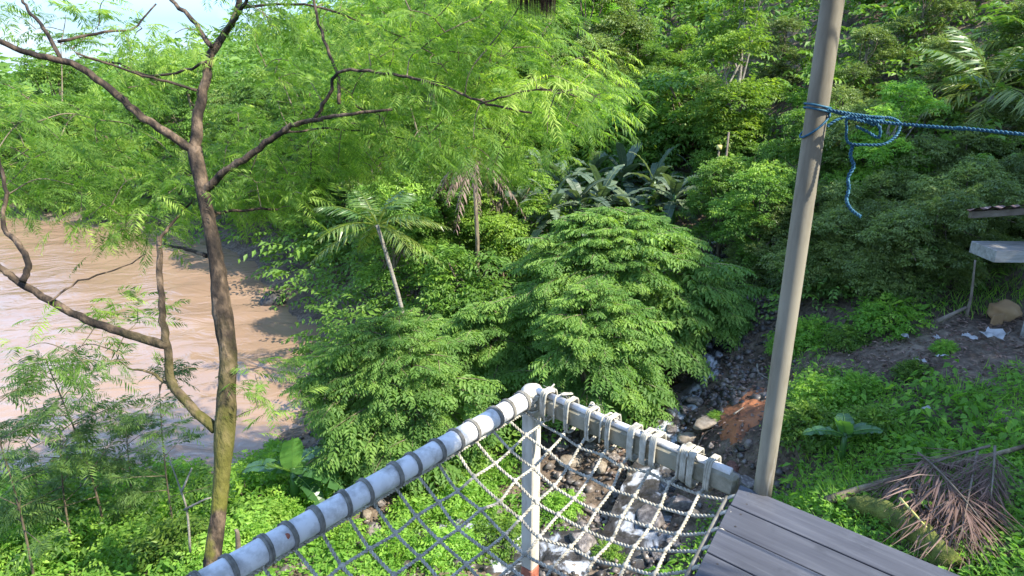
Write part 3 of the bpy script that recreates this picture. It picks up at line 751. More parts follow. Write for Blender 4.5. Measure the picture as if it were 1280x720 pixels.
# ------------------------------------------------------------------ plant builders
def dome_sprays(g, r, lobes, n, L, pairs, ratio, wr, ang=1.0, droop=.35, ldroop=.35, up=.15, tint=(.5, .2), inner=.62, lower=-.25, kfun=None):
    """sprays over the outside of a cluster of ellipsoid lobes (cx,cy,cz,rx,ry,rz)"""
    lobes = np.asarray(lobes, float)
    area = (lobes[:, 3] * lobes[:, 5]); pick = r.choice(len(lobes), n, p=area / area.sum())
    d = unit(r.normal(0, 1, (n, 3))); d[:, 2] = np.where(d[:, 2] < lower, -d[:, 2] * .6, d[:, 2]); d = unit(d)
    k = 1 - (1 - inner) * r.random(n) ** 1.7
    lb = lobes[pick]
    P = lb[:, :3] + d * lb[:, 3:] * k[:, None]
    ins = np.zeros(n, bool)
    for i, q in enumerate(lobes):
        e = np.linalg.norm((P - q[:3]) / q[3:], axis=1); ins |= (e < .6) & (pick != i)
    P = P[~ins]; d = d[~ins]; pick = pick[~ins]; m = len(P)
    out = d.copy(); out[:, 2] = out[:, 2] * .35 + up; out = unit(out + r.normal(0, .22, (m, 3)))
    N = unit(ZV * 1.0 + d * .6 + r.normal(0, .2, (m, 3)))
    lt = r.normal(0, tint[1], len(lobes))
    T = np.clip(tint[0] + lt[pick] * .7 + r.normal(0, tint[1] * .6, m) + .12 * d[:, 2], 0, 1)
    ll = L * r.uniform(.7, 1.25, m)
    fronds(g, P - out * (ll * .5)[:, None], out, N, ll, pairs, ratio, wr, ang, droop, ldroop, T, r=r)
    return P
def limbs(g, r, base, top, lobes, r0, r1=.02, n=7, bend=.15, sides=7):
    base = np.asarray(base, float); top = np.asarray(top, float)
    mid = (base + top) / 2 + r.normal(0, bend, 3) * [1, 1, .2]
    T = catmull([base, mid, top], 6); tube(g, T, np.linspace(r0, r0 * .35, len(T)), sides + 2, lump=.05, r=r)
    for q in lobes[:n * 3]:
        k = int(np.clip((.35 + .6 * r.random()) * len(T), 0, len(T) - 1)); s = T[k]
        e = np.asarray(q[:3]); m = (s + e) / 2 + np.array([0, 0, -.08 * np.linalg.norm(e - s)]) + r.normal(0, .08, 3)
        B = catmull([s, m, e], 4); tube(g, B, np.linspace(r0 * (.6 - .35 * k / len(T)), r1, len(B)), sides)
def make_bush(name, label, loc_, lobes, n, mat, sp, seed, group=None, cat='bush', stems=9):
    r = np.random.default_rng(seed)
    o = thing(name, label, cat, loc_, group)
    g = Geo(); dome_sprays(g, r, lobes, n, **sp); part('foliage', g, mat, o)
    g = Geo()
    for i in range(stems):
        q = np.asarray(lobes[i % len(lobes)]); e = q[:3] + r.normal(0, .25, 3) * q[3:]; b = np.array([r.normal(0, .12), r.normal(0, .12), -.15])
        B = catmull([b, (b + e) / 2 + [0, 0, .15 * abs(e[2])], e], 5); tube(g, B, np.linspace(.035, .01, len(B)), 6)
    part('stem', g, M['bark'], o, True)
    return o

# ------------------------------------------------------------------ the foreground tree
TD = 6.3
def tp(px, py, dd=0.0): return at_depth(px, py, TD + dd)
base = ghit(268, 720); base = at_depth(262, 742, TD + .02); base[2] = h1(base[0], base[1]) - .2
ft = thing('feathery_tree', 'feathery-leaved tree with a mossy forked trunk left of the net, its crown across the top', 'tree', (0, 0, 0))
g = Geo(); nodes = []
def limb(pts, w0, w1, dd0=0., dd1=0., sides=10, jit=.0, gg=None):
    dd = np.linspace(dd0, dd1, len(pts))
    P = np.array([tp(x, y, d) for (x, y), d in zip(pts, dd)])
    C = catmull(P, 5); C[1:-1] += np.random.default_rng(int(abs(w0 * 100 + pts[0][0]))).normal(0, .0055, C[1:-1].shape); R = np.linspace(w0, w1, len(C)) * .74 * TD / FPX / 2
    tube(gg or g, C, R, sides, lump=.045); nodes.extend(C.tolist()); return C
tr = np.vstack([base, [tp(*q) for q in [(266, 715), (272, 650), (277, 600), (281, 540), (284, 480), (285, 440), (278, 390), (271, 330), (262, 280), (252, 230), (243, 185)]]])
wid = [25, 22, 19, 19, 25, 21, 21, 24, 18, 16, 17, 18]
C = catmull(tr, 6); R = np.interp(np.linspace(0, 11, len(C)), range(12), wid) * TD / FPX / 2
tube(g, C, R, 16, lump=.035)
part('trunk', g, M['mossy_bark'], ft, True)
nodes.extend(C[40:].tolist())
g = Geo()
limb([(243, 190), (248, 140), (258, 100), (265, 65), (281, 42), (295, 18), (303, -25)], 19, 9, 0, .3)
limb([(264, 58), (240, 25), (215, 0), (195, -20)], 9, 6, .05, .3, 8)
limb([(284, 38), (300, 14), (318, -12)], 8, 5, .15, -.2, 8)
limb([(243, 190), (215, 170), (170, 140), (130, 105), (90, 80), (40, 68), (0, 52), (-60, 30)], 15, 7, 0, -.6)
limb([(75, 72), (55, 35), (35, 12), (20, -15)], 7, 4, -.35, -.1, 7)
limb([(72, 52), (130, 40), (165, 36), (195, 5)], 5, 3, -.3, .3, 6)
limb([(254, 240), (280, 215), (310, 195), (345, 170), (370, 155), (400, 150), (430, 143), (490, 137)], 14, 4, 0, -.6)
limb([(392, 150), (412, 118), (424, 90), (470, 90), (520, 98), (570, 115), (620, 132), (665, 141)], 6, 3, -.4, -1.0, 7)
limb([(424, 130), (422, 95), (405, 50), (392, 0), (385, -30)], 6, 4, -.4, -.2, 7)
limb([(258, 78), (225, 90), (180, 93), (150, 80), (100, 72)], 5, 3, 0, .4, 6)
limb([(246, 113), (200, 100), (150, 85), (95, 66)], 5, 3, 0, -.4, 6)
limb([(262, 280), (275, 266), (320, 262), (347, 262)], 7, 4, 0, .5, 6)
limb([(258, 320), (235, 312), (205, 305)], 8, 4, 0, .5, 6)
limb([(270, 537), (240, 510), (215, 480), (210, 440), (204, 400), (200, 350), (199, 296)], 17, 9, 0, .1)
limb([(199, 300), (210, 285), (225, 268), (243, 248)], 6, 3, .1, .2, 6)
limb([(211, 432), (160, 418), (110, 400), (60, 375), (20, 350), (0, 335), (-40, 300)], 15, 9, .05, -.3)
limb([(28, 352), (36, 330), (20, 300), (5, 285), (6, 230), (-5, 190)], 11, 5, -.25, 0)
limb([(212, 484), (190, 466), (160, 460)], 7, 3, .05, .1, 6)
limb([(60, 378), (100, 352), (150, 335), (182, 318)], 4, 2, -.2, .3, 6)
limb([(600, 130), (640, 118), (690, 112), (740, 128)], 3, 2, -.9, -1.2, 5)
limb([(350, 168), (420, 160), (500, 172), (570, 190)], 4, 2, -.2, .4, 5)
limb([(300, 10), (380, 5), (460, 30), (540, 60), (610, 70)], 5, 2, .2, .6, 5)
part('branches', g, M['mossy_bark'], ft, True)
# twig ends over the crown, grown from the nearest wood
rf = np.random.default_rng(31)
def region(n, poly, d0, d1):
    poly = np.array(poly, float); out = []
    lo, hi = poly.min(0), poly.max(0)
    while len(out) < n:
        p = rf.uniform(lo, hi); x, y = p; c = False; j = len(poly) - 1
        for i in range(len(poly)):
            if (poly[i, 1] > y) != (poly[j, 1] > y) and x < (poly[j, 0] - poly[i, 0]) * (y - poly[i, 1]) / (poly[j, 1] - poly[i, 1]) + poly[i, 0]: c = not c
            j = i
        if c: out.append(at_depth(x, y, rf.uniform(d0, d1)))
    return out
ends = []
ends += region(225, [(300, -60), (660, -60), (700, 20), (740, 80), (785, 125), (700, 190), (640, 215), (540, 190), (420, 160), (330, 120)], 6.0, 8.2)
ends += region(24, [(470, -60), (660, -60), (700, 20), (740, 80), (785, 125), (700, 190), (640, 215), (540, 160)], 5.0, 6.0)
ends += region(90, [(270, 130), (420, 160), (600, 180), (640, 190), (540, 200), (440, 225), (350, 270), (280, 260)], 6.4, 8.2)
ends += region(80, [(-30, 95), (60, 110), (150, 140), (240, 200), (255, 290), (200, 310), (120, 300), (60, 250), (-30, 260)], 6.3, 8.2)
ends += region(22, [(-30, -40), (100, -40), (200, 0), (250, 60), (240, 150), (130, 110), (-30, 80)], 6.2, 7.6)
ends += region(9, [(90, 330), (190, 380), (170, 470), (60, 480), (20, 430)], 6.0, 6.8)
ends += region(4, [(310, 440), (340, 450), (330, 530), (300, 540)], 6.4, 6.8)
ends = np.array(ends)
nd = np.array(nodes)
dist = np.array([np.min(np.linalg.norm(nd - e, axis=1)) for e in ends])
g = Geo()
dirs = np.zeros_like(ends)
for i in np.argsort(dist):
    e = ends[i]; dd = np.linalg.norm(nd - e, axis=1) + .5 * np.maximum(0, nd[:, 2] - e[2] - .1); j = int(np.argmin(dd)); s = nd[j]
    L_ = np.linalg.norm(e - s); m = (s + e) / 2 + np.array([0, 0, .10 * L_]) + rf.normal(0, .06, 3) * L_
    B = catmull([s, m, e], 4); tube(g, B, np.linspace(.004 + .006 * min(L_, 1.5), .003, len(B)), 5, cap=False)
    nd = np.vstack([nd, B[3:]]); dirs[i] = (e - s) / max(L_, 1e-6)
part('twigs', g, M['bark'], ft, True)['kind'] = 'stuff'
g = Geo()
nf = 12
B = np.repeat(ends, nf, 0) + rf.normal(0, .15, (len(ends) * nf, 3)) * [1.25, 1.25, .5]
Dv = np.repeat(dirs, nf, 0) * .7 + rf.normal(0, .75, (len(B), 3)) * [1, 1, .25] + [.25, -.05, -.06]
Nv = ZV + rf.normal(0, .28, (len(B), 3))
Tt = np.clip(np.repeat(rf.normal(.48, .24, len(ends)), nf) + rf.normal(0, .1, len(B)), 0, 1)
fronds(g, B, Dv, Nv, rf.uniform(.15, .29, len(B)), 12, .40, .13, 1.0, .42, .28, Tt, jit=.13, r=rf, rachis=.0012)
part('crown', g, M['feather'], ft)

# ------------------------------------------------------------------ the big soft bushes across the stream
def big_bush(label, px, pbase, y, half, ptop, n, seed, ry=None, L=.75):
    """arching leafy branches in flat tiers round a dome"""
    x = at_y(px, pbase, y)[0]; gz = h1(x, y); h = at_y(px, ptop, y)[2] - gz
    r = np.random.default_rng(seed); o = thing('arching_bush', label, 'bush', (x, y, gz), 'arching bushes across the stream')
    ry = ry or half * .85; g = Geo(); gs = Geo(); ph = r.uniform(0, 6.28, 3)
    Bs, Ds, Ls, Ts, Ns = [], [], [], [], []
    for i in range(n):
        z = r.random() ** .85; az = r.uniform(0, 6.28) if r.random() < .25 else r.uniform(-math.pi - .25, .25)
        lump = 1 + .13 * math.sin(3 * az + ph[0] + 5 * z) + .08 * math.sin(7 * az + ph[1] - 9 * z)
        k = math.sqrt(max(0.02, 1 - z ** 2.6)) * lump * (r.uniform(.76, 1.05) if r.random() < .72 else r.uniform(.4, .8) if r.random() < .7 else r.uniform(1.05, 1.22))
        out = np.array([math.cos(az), math.sin(az), 0]); out[:2] += r.normal(0, .25, 2); out = unit(out)
        ln = L * r.uniform(.7, 1.25) * (1 - .35 * z); sl = .55 * z ** 2 - .12 + r.normal(0, .08)
        ax = unit(out + ZV * sl); tip = np.array([half * k * math.cos(az), ry * k * math.sin(az), h * (.13 + .83 * z) * (.96 + .04 * lump)])
        b = tip - ax * ln + ZV * .06
        side = np.cross(ax, ZV); T0 = np.clip(.45 + .12 * z + r.normal(0, .19), 0, 1)
        tt = np.linspace(0, 1, 5); arc = b + ax * (ln * tt)[:, None] - ZV * (.16 * ln * tt ** 2)[:, None]
        tube(gs, arc, np.linspace(.008, .003, 5), 4, cap=False)
        for q in range(11):
            u = .1 + .85 * q / 10; sd = (-1) ** q; a = r.uniform(.6, 1.05) * (1 - .45 * u)
            Bs.append(b + ax * ln * u - ZV * (.16 * ln * u * u)); Ds.append(ax * math.cos(a) + side * sd * math.sin(a) + ZV * (r.normal(0, .06) - .12 * u)); Ls.append(ln * (.62 - .3 * u) * r.uniform(.8, 1.2)); Ts.append(T0 + r.normal(0, .05)); Ns.append(ZV + r.normal(0, .12, 3))
    m = len(Bs)
    fronds(g, np.array(Bs), np.array(Ds), np.array(Ns), np.array(Ls) * 1.1, 6, .37, .46, .95, .32, .34, np.clip(Ts, 0, 1), r=r, jit=.10, spread=.07)
    for i in range(14):
        a = r.uniform(0, 6.28); z = r.uniform(.3, .9); e = np.array([half * .6 * math.cos(a) * (1 - z * .6), ry * .6 * math.sin(a) * (1 - z * .6), h * z])
        B = catmull([[r.normal(0, .15), r.normal(0, .15), -.15], e * .5 + [0, 0, .2], e], 5); tube(gs, B, np.linspace(.035, .01, len(B)), 6)
    part('foliage', g, M['bush'], o); part('twigs', gs, M['bark'], o, True)['kind'] = 'stuff'; return o
big_bush('tallest tiered green bush in the middle, banana clump right above it', 764, 440, 11.5, 2.05, 250, 330, 41)
big_bush('rounded tiered bush standing in front of the tallest one, above the net corner', 742, 500, 9.6, 1.12, 345, 170, 42, L=.62)
big_bush('low tiered bush at the right end of the big bushes, over the bare dirt', 876, 435, 11.6, .95, 326, 110, 43, L=.62)
big_bush('wide spreading bush left of the net corner, below the leaning palm', 500, 560, 9.3, 1.45, 380, 220, 44, L=.66)
big_bush('shaded bush filling the gap between the two widest tiered bushes', 610, 470, 10.8, 1.1, 372, 110, 45)

# ------------------------------------------------------------------ templates for trees and plants
def tree_template(seed, Ht, cw, ch, nl, lsz, n, sp, leafm, barkm, r0, cb=.35):
    r = np.random.default_rng(seed); lobes = []
    for i in range(nl):
        a = r.uniform(0, 6.28); z = r.uniform(0, 1); k = math.sqrt(r.random()) * (math.sin(math.pi * (.12 + .8 * z)) ** .8)
        s = lsz * r.uniform(.7, 1.3)
        lobes.append((cw * k * math.cos(a), cw * k * math.sin(a), Ht * cb + ch * z, s, s, s * .75))
    gc = Geo(); dome_sprays(gc, r, lobes, n, **sp)
    gt = Geo(); limbs(gt, r, (0, 0, -.4), (r.normal(0, .15), r.normal(0, .15), Ht * cb + ch * .8), lobes, r0)
    return gt.mesh('trunk', barkm, True), gc.mesh('crown', leafm)
SPB = dict(L=.62, pairs=4, ratio=.34, wr=.52, ang=.95, droop=.25, ldroop=.35, tint=(.45, .2))
TPL = {
 'dense': [tree_template(101, 6.5, 2.2, 4.6, 26, .95, 2600, SPB, M['broad'], M['bark'], .14, .25), tree_template(102, 7.5, 2.0, 5.6, 28, .9, 2800, SPB, M['broad'], M['bark'], .15, .22)],
 'sunny': [tree_template(121, 6.5, 2.0, 4.8, 26, .8, 2600, dict(SPB, L=.55), M['sunny'], M['bark'], .13, .25), tree_template(122, 6.0, 2.1, 4.2, 24, .8, 2400, dict(SPB, L=.55), M['sunny'], M['bark'], .13, .25)],
 'thicket': [tree_template(130, 3.0, 1.5, 2.5, 34, .55, 3600, dict(SPB, L=.36, ratio=.36, wr=.5, tint=(.45, .22)), M['dark'], M['bark'], .08, .06)],
 'dark': [tree_template(103, 6.0, 2.3, 4.4, 24, .9, 2600, dict(SPB, L=.55, tint=(.4, .2)), M['dark'], M['bark'], .14, .22)],
 'pale': [tree_template(104, 5.0, 1.8, 3.2, 18, .6, 1500, dict(SPB, L=.5, tint=(.5, .2)), M['light'], M['pale_bark'], .09, .35)],
 'tall': [tree_template(105, 9.0, 1.6, 6.6, 24, .8, 2400, dict(SPB, L=.6), M['sunny'], M['pale_bark'], .14, .28)],
 'feathery': [tree_template(106, 6.0, 2.3, 3.4, 20, .8, 1500, dict(L=.6, pairs=8, ratio=.36, wr=.22, ang=1.0, droop=.3, ldroop=.2, tint=(.5, .2)), M['feather'], M['bark'], .11, .38)],
 'shrub': [tree_template(107, 1.9, 1.1, 1.5, 12, .5, 900, dict(SPB, L=.42), M['broad'], M['bark'], .04, .12), tree_template(108, 1.7, 1.0, 1.3, 12, .45, 900, dict(SPB, L=.4, tint=(.55, .2)), M['light'], M['bark'], .04, .12)],
}
def bamboo_tpl(seed):
    r = np.random.default_rng(seed); gt = Geo(); gc = Geo()
    Bs, Ds = [], []
    for i in range(16):
        a = r.uniform(0, 6.28); lean = r.uniform(.5, 2.0); hh = r.uniform(3.5, 6.2); d = np.array([math.cos(a), math.sin(a), 0])
        t = np.linspace(0, 1, 10); P = d * (r.uniform(.05, .35) + lean * t ** 2.3)[:, None] + ZV * (hh * (t - .18 * t ** 3))[:, None]; P[:, 2] -= .3
        tube(gt, P, np.linspace(.035, .008, 10), 6)
        for k in range(44):
            u = r.uniform(.28, 1); j = min(int(u * 9), 8); q = P[j] + (P[j+1] - P[j]) * (u * 9 - j); Bs.append(q + r.normal(0, .12, 3)); Ds.append(d * .4 + r.normal(0, .7, 3) * [1, 1, .4] + [0, 0, -.25])
    Bs = np.array(Bs); Ds = np.array(Ds); m = len(Bs)
    fronds(gc, Bs, Ds, ZV + r.normal(0, .3, (m, 3)), r.uniform(.45, .85, m), 6, .3, .2, .6, .45, .45, np.clip(r.normal(.55, .2, m), 0, 1), r=r)
    return gt.mesh('culms', M['bamboo'], True), gc.mesh('crown', M['light'])
TPL['bamboo'] = [bamboo_tpl(109)]
def palm_tpl(seed, Ht, nfr, L, leafm, lean=(0, 0), pairs=34, droop=.35):
    r = np.random.default_rng(seed); gt = Geo(); gc = Geo()
    t = np.linspace(0, 1, 14); P = np.stack([lean[0] * t ** 1.4, lean[1] * t ** 1.4, Ht * t - .3 * (1 - t)], 1)
    tube(gt, P, np.interp(t, [0, .1, 1], [.15, .11, .085]) * (.4 if Ht < 4 else 1), 10, lump=.03, r=r)
    a = np.arange(nfr) * 2.4 + r.uniform(-.3, .3, nfr); el = np.linspace(1.2, -.35, nfr)
    D = np.stack([np.cos(a) * np.cos(el), np.sin(a) * np.cos(el), np.sin(el)], 1); B = np.repeat(P[-1:], nfr, 0) + D * .08
    fronds(gc, B, D, ZV + .001 + D * .2, L * r.uniform(.85, 1.15, nfr), pairs, .26, .09, .95, droop, .35, np.clip(np.linspace(.4, .85, nfr) + r.normal(0, .08, nfr), 0, 1), r=r, rachis=.022, t0=.2, prof=lambda q: np.sin(np.pi * (.2 + .72 * q)))
    return gt.mesh('trunk', M['pale_bark'], True), gc.mesh('fronds', leafm)
def blade(g, B, D, L, W, droop, T, r, torn=.0, nseg=12):
    """one banana leaf: arched midrib with two cut-up half blades"""
    D = unit(np.asarray(D, float)); S = unit(np.cross(D, ZV)); t = np.linspace(0, 1, nseg + 1)
    Pm = B + D * (L * t)[:, None] - ZV * (droop * L * t ** 2)[:, None]
    wv = W * .5 * np.clip(np.sin(np.pi * (.06 + .9 * t)) ** .55, .12, 1); wv[0] *= .4; wv[-1] *= .25
    tan = unit(np.gradient(Pm, axis=0)); Nn = np.cross(S[None], tan)
    for sd in (-1, 1):
        fold = r.uniform(.1, .35)
        E = Pm + sd * S * wv[:, None] - Nn * (-fold * wv)[:, None] - ZV * (r.uniform(0, .12, nseg + 1) * W)[:, None]
        for i in range(nseg):
            gap = torn * r.random() if r.random() < .6 else 0
            a = E[i] + (E[i+1] - E[i]) * gap * .5
            g.add([Pm[i], Pm[i+1], E[i+1], a - ZV * gap * W * .3], [(0, 1, 2, 3)], float(np.clip(T + r.normal(0, .05), 0, 1)))
    tube(g, Pm + Nn * .006, np.linspace(.016, .004, nseg + 1) * max(.5, L / 1.6), 5, .95, False)
def banana_tpl(seed, nl=13, L=1.35, W=.30, Ht=1.2):
    r = np.random.default_rng(seed); gt = Geo(); gc = Geo()
    t = np.linspace(0, 1, 8); P = np.stack([.05 * t, .03 * t, Ht * t - .2 * (1 - t)], 1); tube(gt, P, np.linspace(.09, .05, 8), 10)
    for i in range(nl):
        a = i * 2.4 + r.uniform(-.4, .4); el = 1.15 - 1.2 * i / nl + r.uniform(-.15, .15)
        blade(gc, P[-1] - [0, 0, .03 * i], (math.cos(a) * math.cos(el), math.sin(a) * math.cos(el), math.sin(el)), L * r.uniform(.75, 1.15), W * r.uniform(.8, 1.15), .4 + .3 * i / nl, float(np.clip(r.normal(.45, .22), 0, 1)), r, .6)
    return gt.mesh('stem', M['banana'], True), gc.mesh('leaves', M['grey_blade'])
TPL['palm'] = [palm_tpl(110, 6, 18, 2.6, M['palm'])]
TPL['low_palm'] = [palm_tpl(120, 1.7, 16, 2.4, M['palm'])]
TPL['young_palm'] = [palm_tpl(111, 3.0, 15, 1.35, M['palm'], (-.55, .1), 28, .45)]
TPL['banana'] = [banana_tpl(112), banana_tpl(113, 11, 1.2, .27, 1.0), banana_tpl(123, 12, 1.45, .3, 1.3)]
def sapling_tpl(seed, Ht):
    r = np.random.default_rng(seed); gt = Geo(); gc = Geo()
    t = np.linspace(0, 1, 8); P = np.stack([.15 * t ** 2, .05 * np.sin(4 * t), Ht * t - .2 * (1 - t)], 1); tube(gt, P, np.linspace(.016, .005, 8), 6)
    B, D = [], []
    for k in range(14):
        u = r.uniform(.3, 1); q = np.array([np.interp(u, t, P[:, i]) for i in range(3)]); a = r.uniform(0, 6.28); d = np.array([math.cos(a), math.sin(a), r.uniform(.1, .5)]); ln = r.uniform(.25, .7) * (1.2 - .6 * u)
        tube(gt, [q, q + d * ln * .5, q + d * ln], [.006, .004, .002], 5)
        for m in range(10): B.append(q + d * ln * r.uniform(.35, 1)); D.append(d * .6 + r.normal(0, .6, 3) * [1, 1, .4])
    B = np.array(B); D = np.array(D); m = len(B)
    fronds(gc, B, D, ZV + r.normal(0, .3, (m, 3)), r.uniform(.2, .34, m), 12, .36, .14, 1.05, .3, .2, np.clip(r.normal(.3, .15, m), 0, 1), r=r)
    return gt.mesh('stem', M['bark'], True), gc.mesh('foliage', M['sap'])
TPL['sapling'] = [sapling_tpl(114, 2.3), sapling_tpl(115, 1.7)]
def leafy_tpl(seed, rad, n, leafm, L=.09, W=.05):
    """small soft plant: a heap of stalks with many small leaves"""
    r = np.random.default_rng(seed); gc = Geo(); gt = Geo()
    d = unit(r.normal(0, 1, (n, 3))); d[:, 2] = abs(d[:, 2]); P = d * rad * (r.random((n, 1)) ** .4) * [1, 1, .9]
    fronds(gc, P, unit(d * [1, 1, .4] + r.normal(0, .4, (n, 3))), ZV + d * .5 + r.normal(0, .3, (n, 3)), L * 3 * r.uniform(.7, 1.3, n), 4, .36, W / L, .9, .25, .25, np.clip(r.normal(.5, .2, n) + .15 * d[:, 2], 0, 1), r=r)
    for i in range(8):
        e = unit(r.normal(0, 1, 3) * [1, 1, .5] + [0, 0, .8]) * rad * .8; tube(gt, [[0, 0, -.08], e * .5 + [0, 0, .05], e], [.012, .008, .004], 5)
    return gt.mesh('stem', M['bark'], True), gc.mesh('foliage', leafm)
TPL['leafy'] = [leafy_tpl(116, .5, 420, M['light'], .085, .05), leafy_tpl(117, .5, 420, M['weed'], .07, .045), leafy_tpl(118, .5, 380, M['broad'], .1, .05)]
NM = dict(thicket=('thicket_bush', 'bush'), sunny=('broadleaf_tree', 'tree'), low_palm=('palm', 'palm'), dense=('broadleaf_tree', 'tree'), dark=('dark_tree', 'tree'), pale=('pale_tree', 'tree'), tall=('tall_tree', 'tree'), feathery=('feathery_tree', 'tree'), shrub=('shrub', 'shrub'), bamboo=('bamboo', 'bamboo'),
          palm=('palm', 'palm'), young_palm=('palm', 'palm'), banana=('banana_plant', 'banana plant'), sapling=('sapling', 'sapling'), leafy=('leafy_plant', 'plant'))
def plant(kind, x, y, s=1.0, rz=None, sz=None, z=None, label=None, group=None, var=None, dz=0.0, tilt=(0, 0)):
    k = TPL[kind][(var if var is not None else random.randrange(99)) % len(TPL[kind])]
    o = thing(NM[kind][0], label, NM[kind][1], (x, y, (h1(x, y) if z is None else z) + dz), group)
    o.rotation_euler = (tilt[0], tilt[1], random.uniform(0, 6.28) if rz is None else rz); o.scale = (s, s, sz or s)
    nm = {'palm': ('trunk', 'fronds'), 'low_palm': ('trunk', 'fronds'), 'young_palm': ('trunk', 'fronds'), 'bamboo': ('culms', 'crown'), 'banana': ('stem', 'leaves'), 'sapling': ('stem', 'foliage'), 'leafy': ('stem', 'foliage')}.get(kind, ('trunk', 'crown'))
    link(nm[0], k[0], o); link(nm[1], k[1], o)
    return o
def plant_px(kind, px, py, y=None, **kw):
    if y is None: p = ghit(px, py)
    else: p = at_y(px, py, y)
    return plant(kind, p[0], p[1], **kw)

# ------------------------------------------------------------------ hillside and river-bank trees
WORD = dict(thicket='rounded grey-green thicket bush', sunny='sunlit light-green tree', low_palm='low grey-green palm', dense='bushy green tree', dark='dark green tree', pale='yellow-green tree', tall='tall light-barked tree', feathery='feathery tree', shrub='leafy shrub', bamboo='drooping bamboo clump', palm='coconut palm', banana='banana plant')
ORD = ['first', 'second', 'third', 'fourth', 'fifth', 'sixth', 'seventh', 'eighth', 'ninth', 'tenth', 'eleventh', 'twelfth', 'thirteenth', 'fourteenth', 'fifteenth', 'sixteenth']
placed = []      # (object, kind, zone, height)
def P(kind, x, y, s, zone, **kw):
    o = plant(kind, x, y, s, **kw); placed.append((o, kind, zone)); return o
rh = np.random.default_rng(55)
# far bank of the river
for x, y, k, s in [(-25, 32.5, 'dark', .75), (-21.5, 33, 'dense', .85), (-18, 30.5, 'feathery', .75), (-15.5, 31.5, 'dense', .9),
                   (-21, 29.8, 'shrub', 1.2), (-17, 28.4, 'shrub', 1.1)]:
    P(k, x, y, s, 'on the far bank of the brown river')
# right-hand river bank, behind the left bush
for x, y, k, s in [(-13, 28.5, 'dense', .8), (-10.5, 26, 'dark', .8), (-8.5, 24.2, 'dense', .85), (-6.8, 21.5, 'dense', .72), (-3.6, 18.6, 'dark', .6), (-6.2, 24.8, 'pale', .9), (-2.7, 15.0, 'dense', .5), (-3.9, 21.0, 'dense', .8),
                   (-6.0, 20.2, 'shrub', .9)]:
    P(k, x, y, s, 'on the river bank behind the tree trunk')
# between the leaning palm and the bananas
for x, y, k, s in [(-1.8, 16.0, 'dense', .55), (-0.2, 15.5, 'sunny', .5), (-2.2, 19.5, 'feathery', .85), (-.9, 22.5, 'dense', .85), (2.4, 23.5, 'dark', .8), (-1.0, 13.6, 'shrub', .95), (.9, 13.8, 'shrub', .9)]:
    P(k, x, y, s, 'between the leaning palm and the banana clump')
HC = dict(thicket=1.5, sunny=4.0, dense=3.9, dark=3.5, pale=3.35, tall=5.8, feathery=4.0, shrub=.97, bamboo=3.6, low_palm=1.9)
def PP(kind, px, py, y, zone, lo=.35, hi=1.5):
    """a tree whose crown centre shows at px, py and that stands y metres away on the hill"""
    p = at_y(px, py, y); s = (p[2] - h1(p[0], p[1])) / HC[kind]
    return P(kind, p[0], p[1], float(np.clip(s, lo, hi)), zone)
for a in [('dense', 690, 20, 30), ('pale', 775, 18, 31), ('sunny', 838, 22, 32), ('pale', 738, 52, 25), ('dense', 800, 78, 25), ('sunny', 850, 105, 23), ('sunny', 690, 90, 24), ('dark', 745, 115, 22), ('sunny', 655, 150, 21), ('dense', 815, 135, 20.5), ('sunny', 875, 20, 27), ('dark', 880, 155, 19.5), ('shrub', 705, 150, 21), ('shrub', 775, 145, 20.5), ('shrub', 840, 150, 19.5)]:
    PP(*a, 'on the hillside above the banana clump')
for a in [('tall', 925, 75, 17.5), ('pale', 1020, 120, 17), ('dark', 975, 110, 20), ('bamboo', 950, 222, 14.5), ('bamboo', 985, 205, 15.5), ('dense', 905, 262, 14.5), ('dense', 945, 318, 13), ('dark', 1040, 205, 15), ('dark', 1060, 300, 13.2), ('shrub', 1075, 232, 12.8), ('shrub', 905, 345, 13), ('dense', 905, 200, 17.5), ('shrub', 975, 370, 12.3), ('dense', 1000, 300, 13.8)]:
    PP(*a, 'on the slope beside the pale pole')
for a in [('sunny', 1085, 55, 21), ('dark', 1140, 95, 17.5), ('sunny', 1185, 35, 19), ('dark', 1165, 120, 15), ('dark', 1075, 130, 17), ('pale', 1112, 168, 12.6), ('dark', 1275, 150, 14.8), ('low_palm', 1245, 100, 13.6), ('low_palm', 1290, 45, 15)]:
    PP(*a, 'on the slope behind the dark thicket')
# the dark thicket itself
for a in [('thicket', 1120, 345, 10.1), ('thicket', 1168, 335, 10.2), ('thicket', 1215, 318, 10.5), ('thicket', 1265, 300, 11.0), ('thicket', 1190, 290, 11.2), ('thicket', 1085, 372, 10.6), ('thicket', 1045, 385, 11.0), ('thicket', 1005, 395, 11.3), ('thicket', 1095, 275, 11.9), ('thicket', 1140, 235, 12.3), ('thicket', 1195, 225, 12.5), ('thicket', 1255, 215, 12.8), ('thicket', 1060, 250, 13.4), ('thicket', 1010, 340, 12.8), ('thicket', 960, 360, 12.6)]:
    PP(*a, 'in the shaded thicket by the tin roof', .5, 1.25)
# unseen trees added right of the frame; they keep the sun off the terrace
for x, y, k, s in [(12.5, 6.5, 'tall', 1.05), (14, 2.5, 'dense', 1.35), (12.5, -1, 'tall', 1.0), (16.5, -4, 'dense', 1.5), (15.5, 8, 'dense', 1.4)]:
    P(k, x, y, s, 'added unseen at the terrace edge for shade')
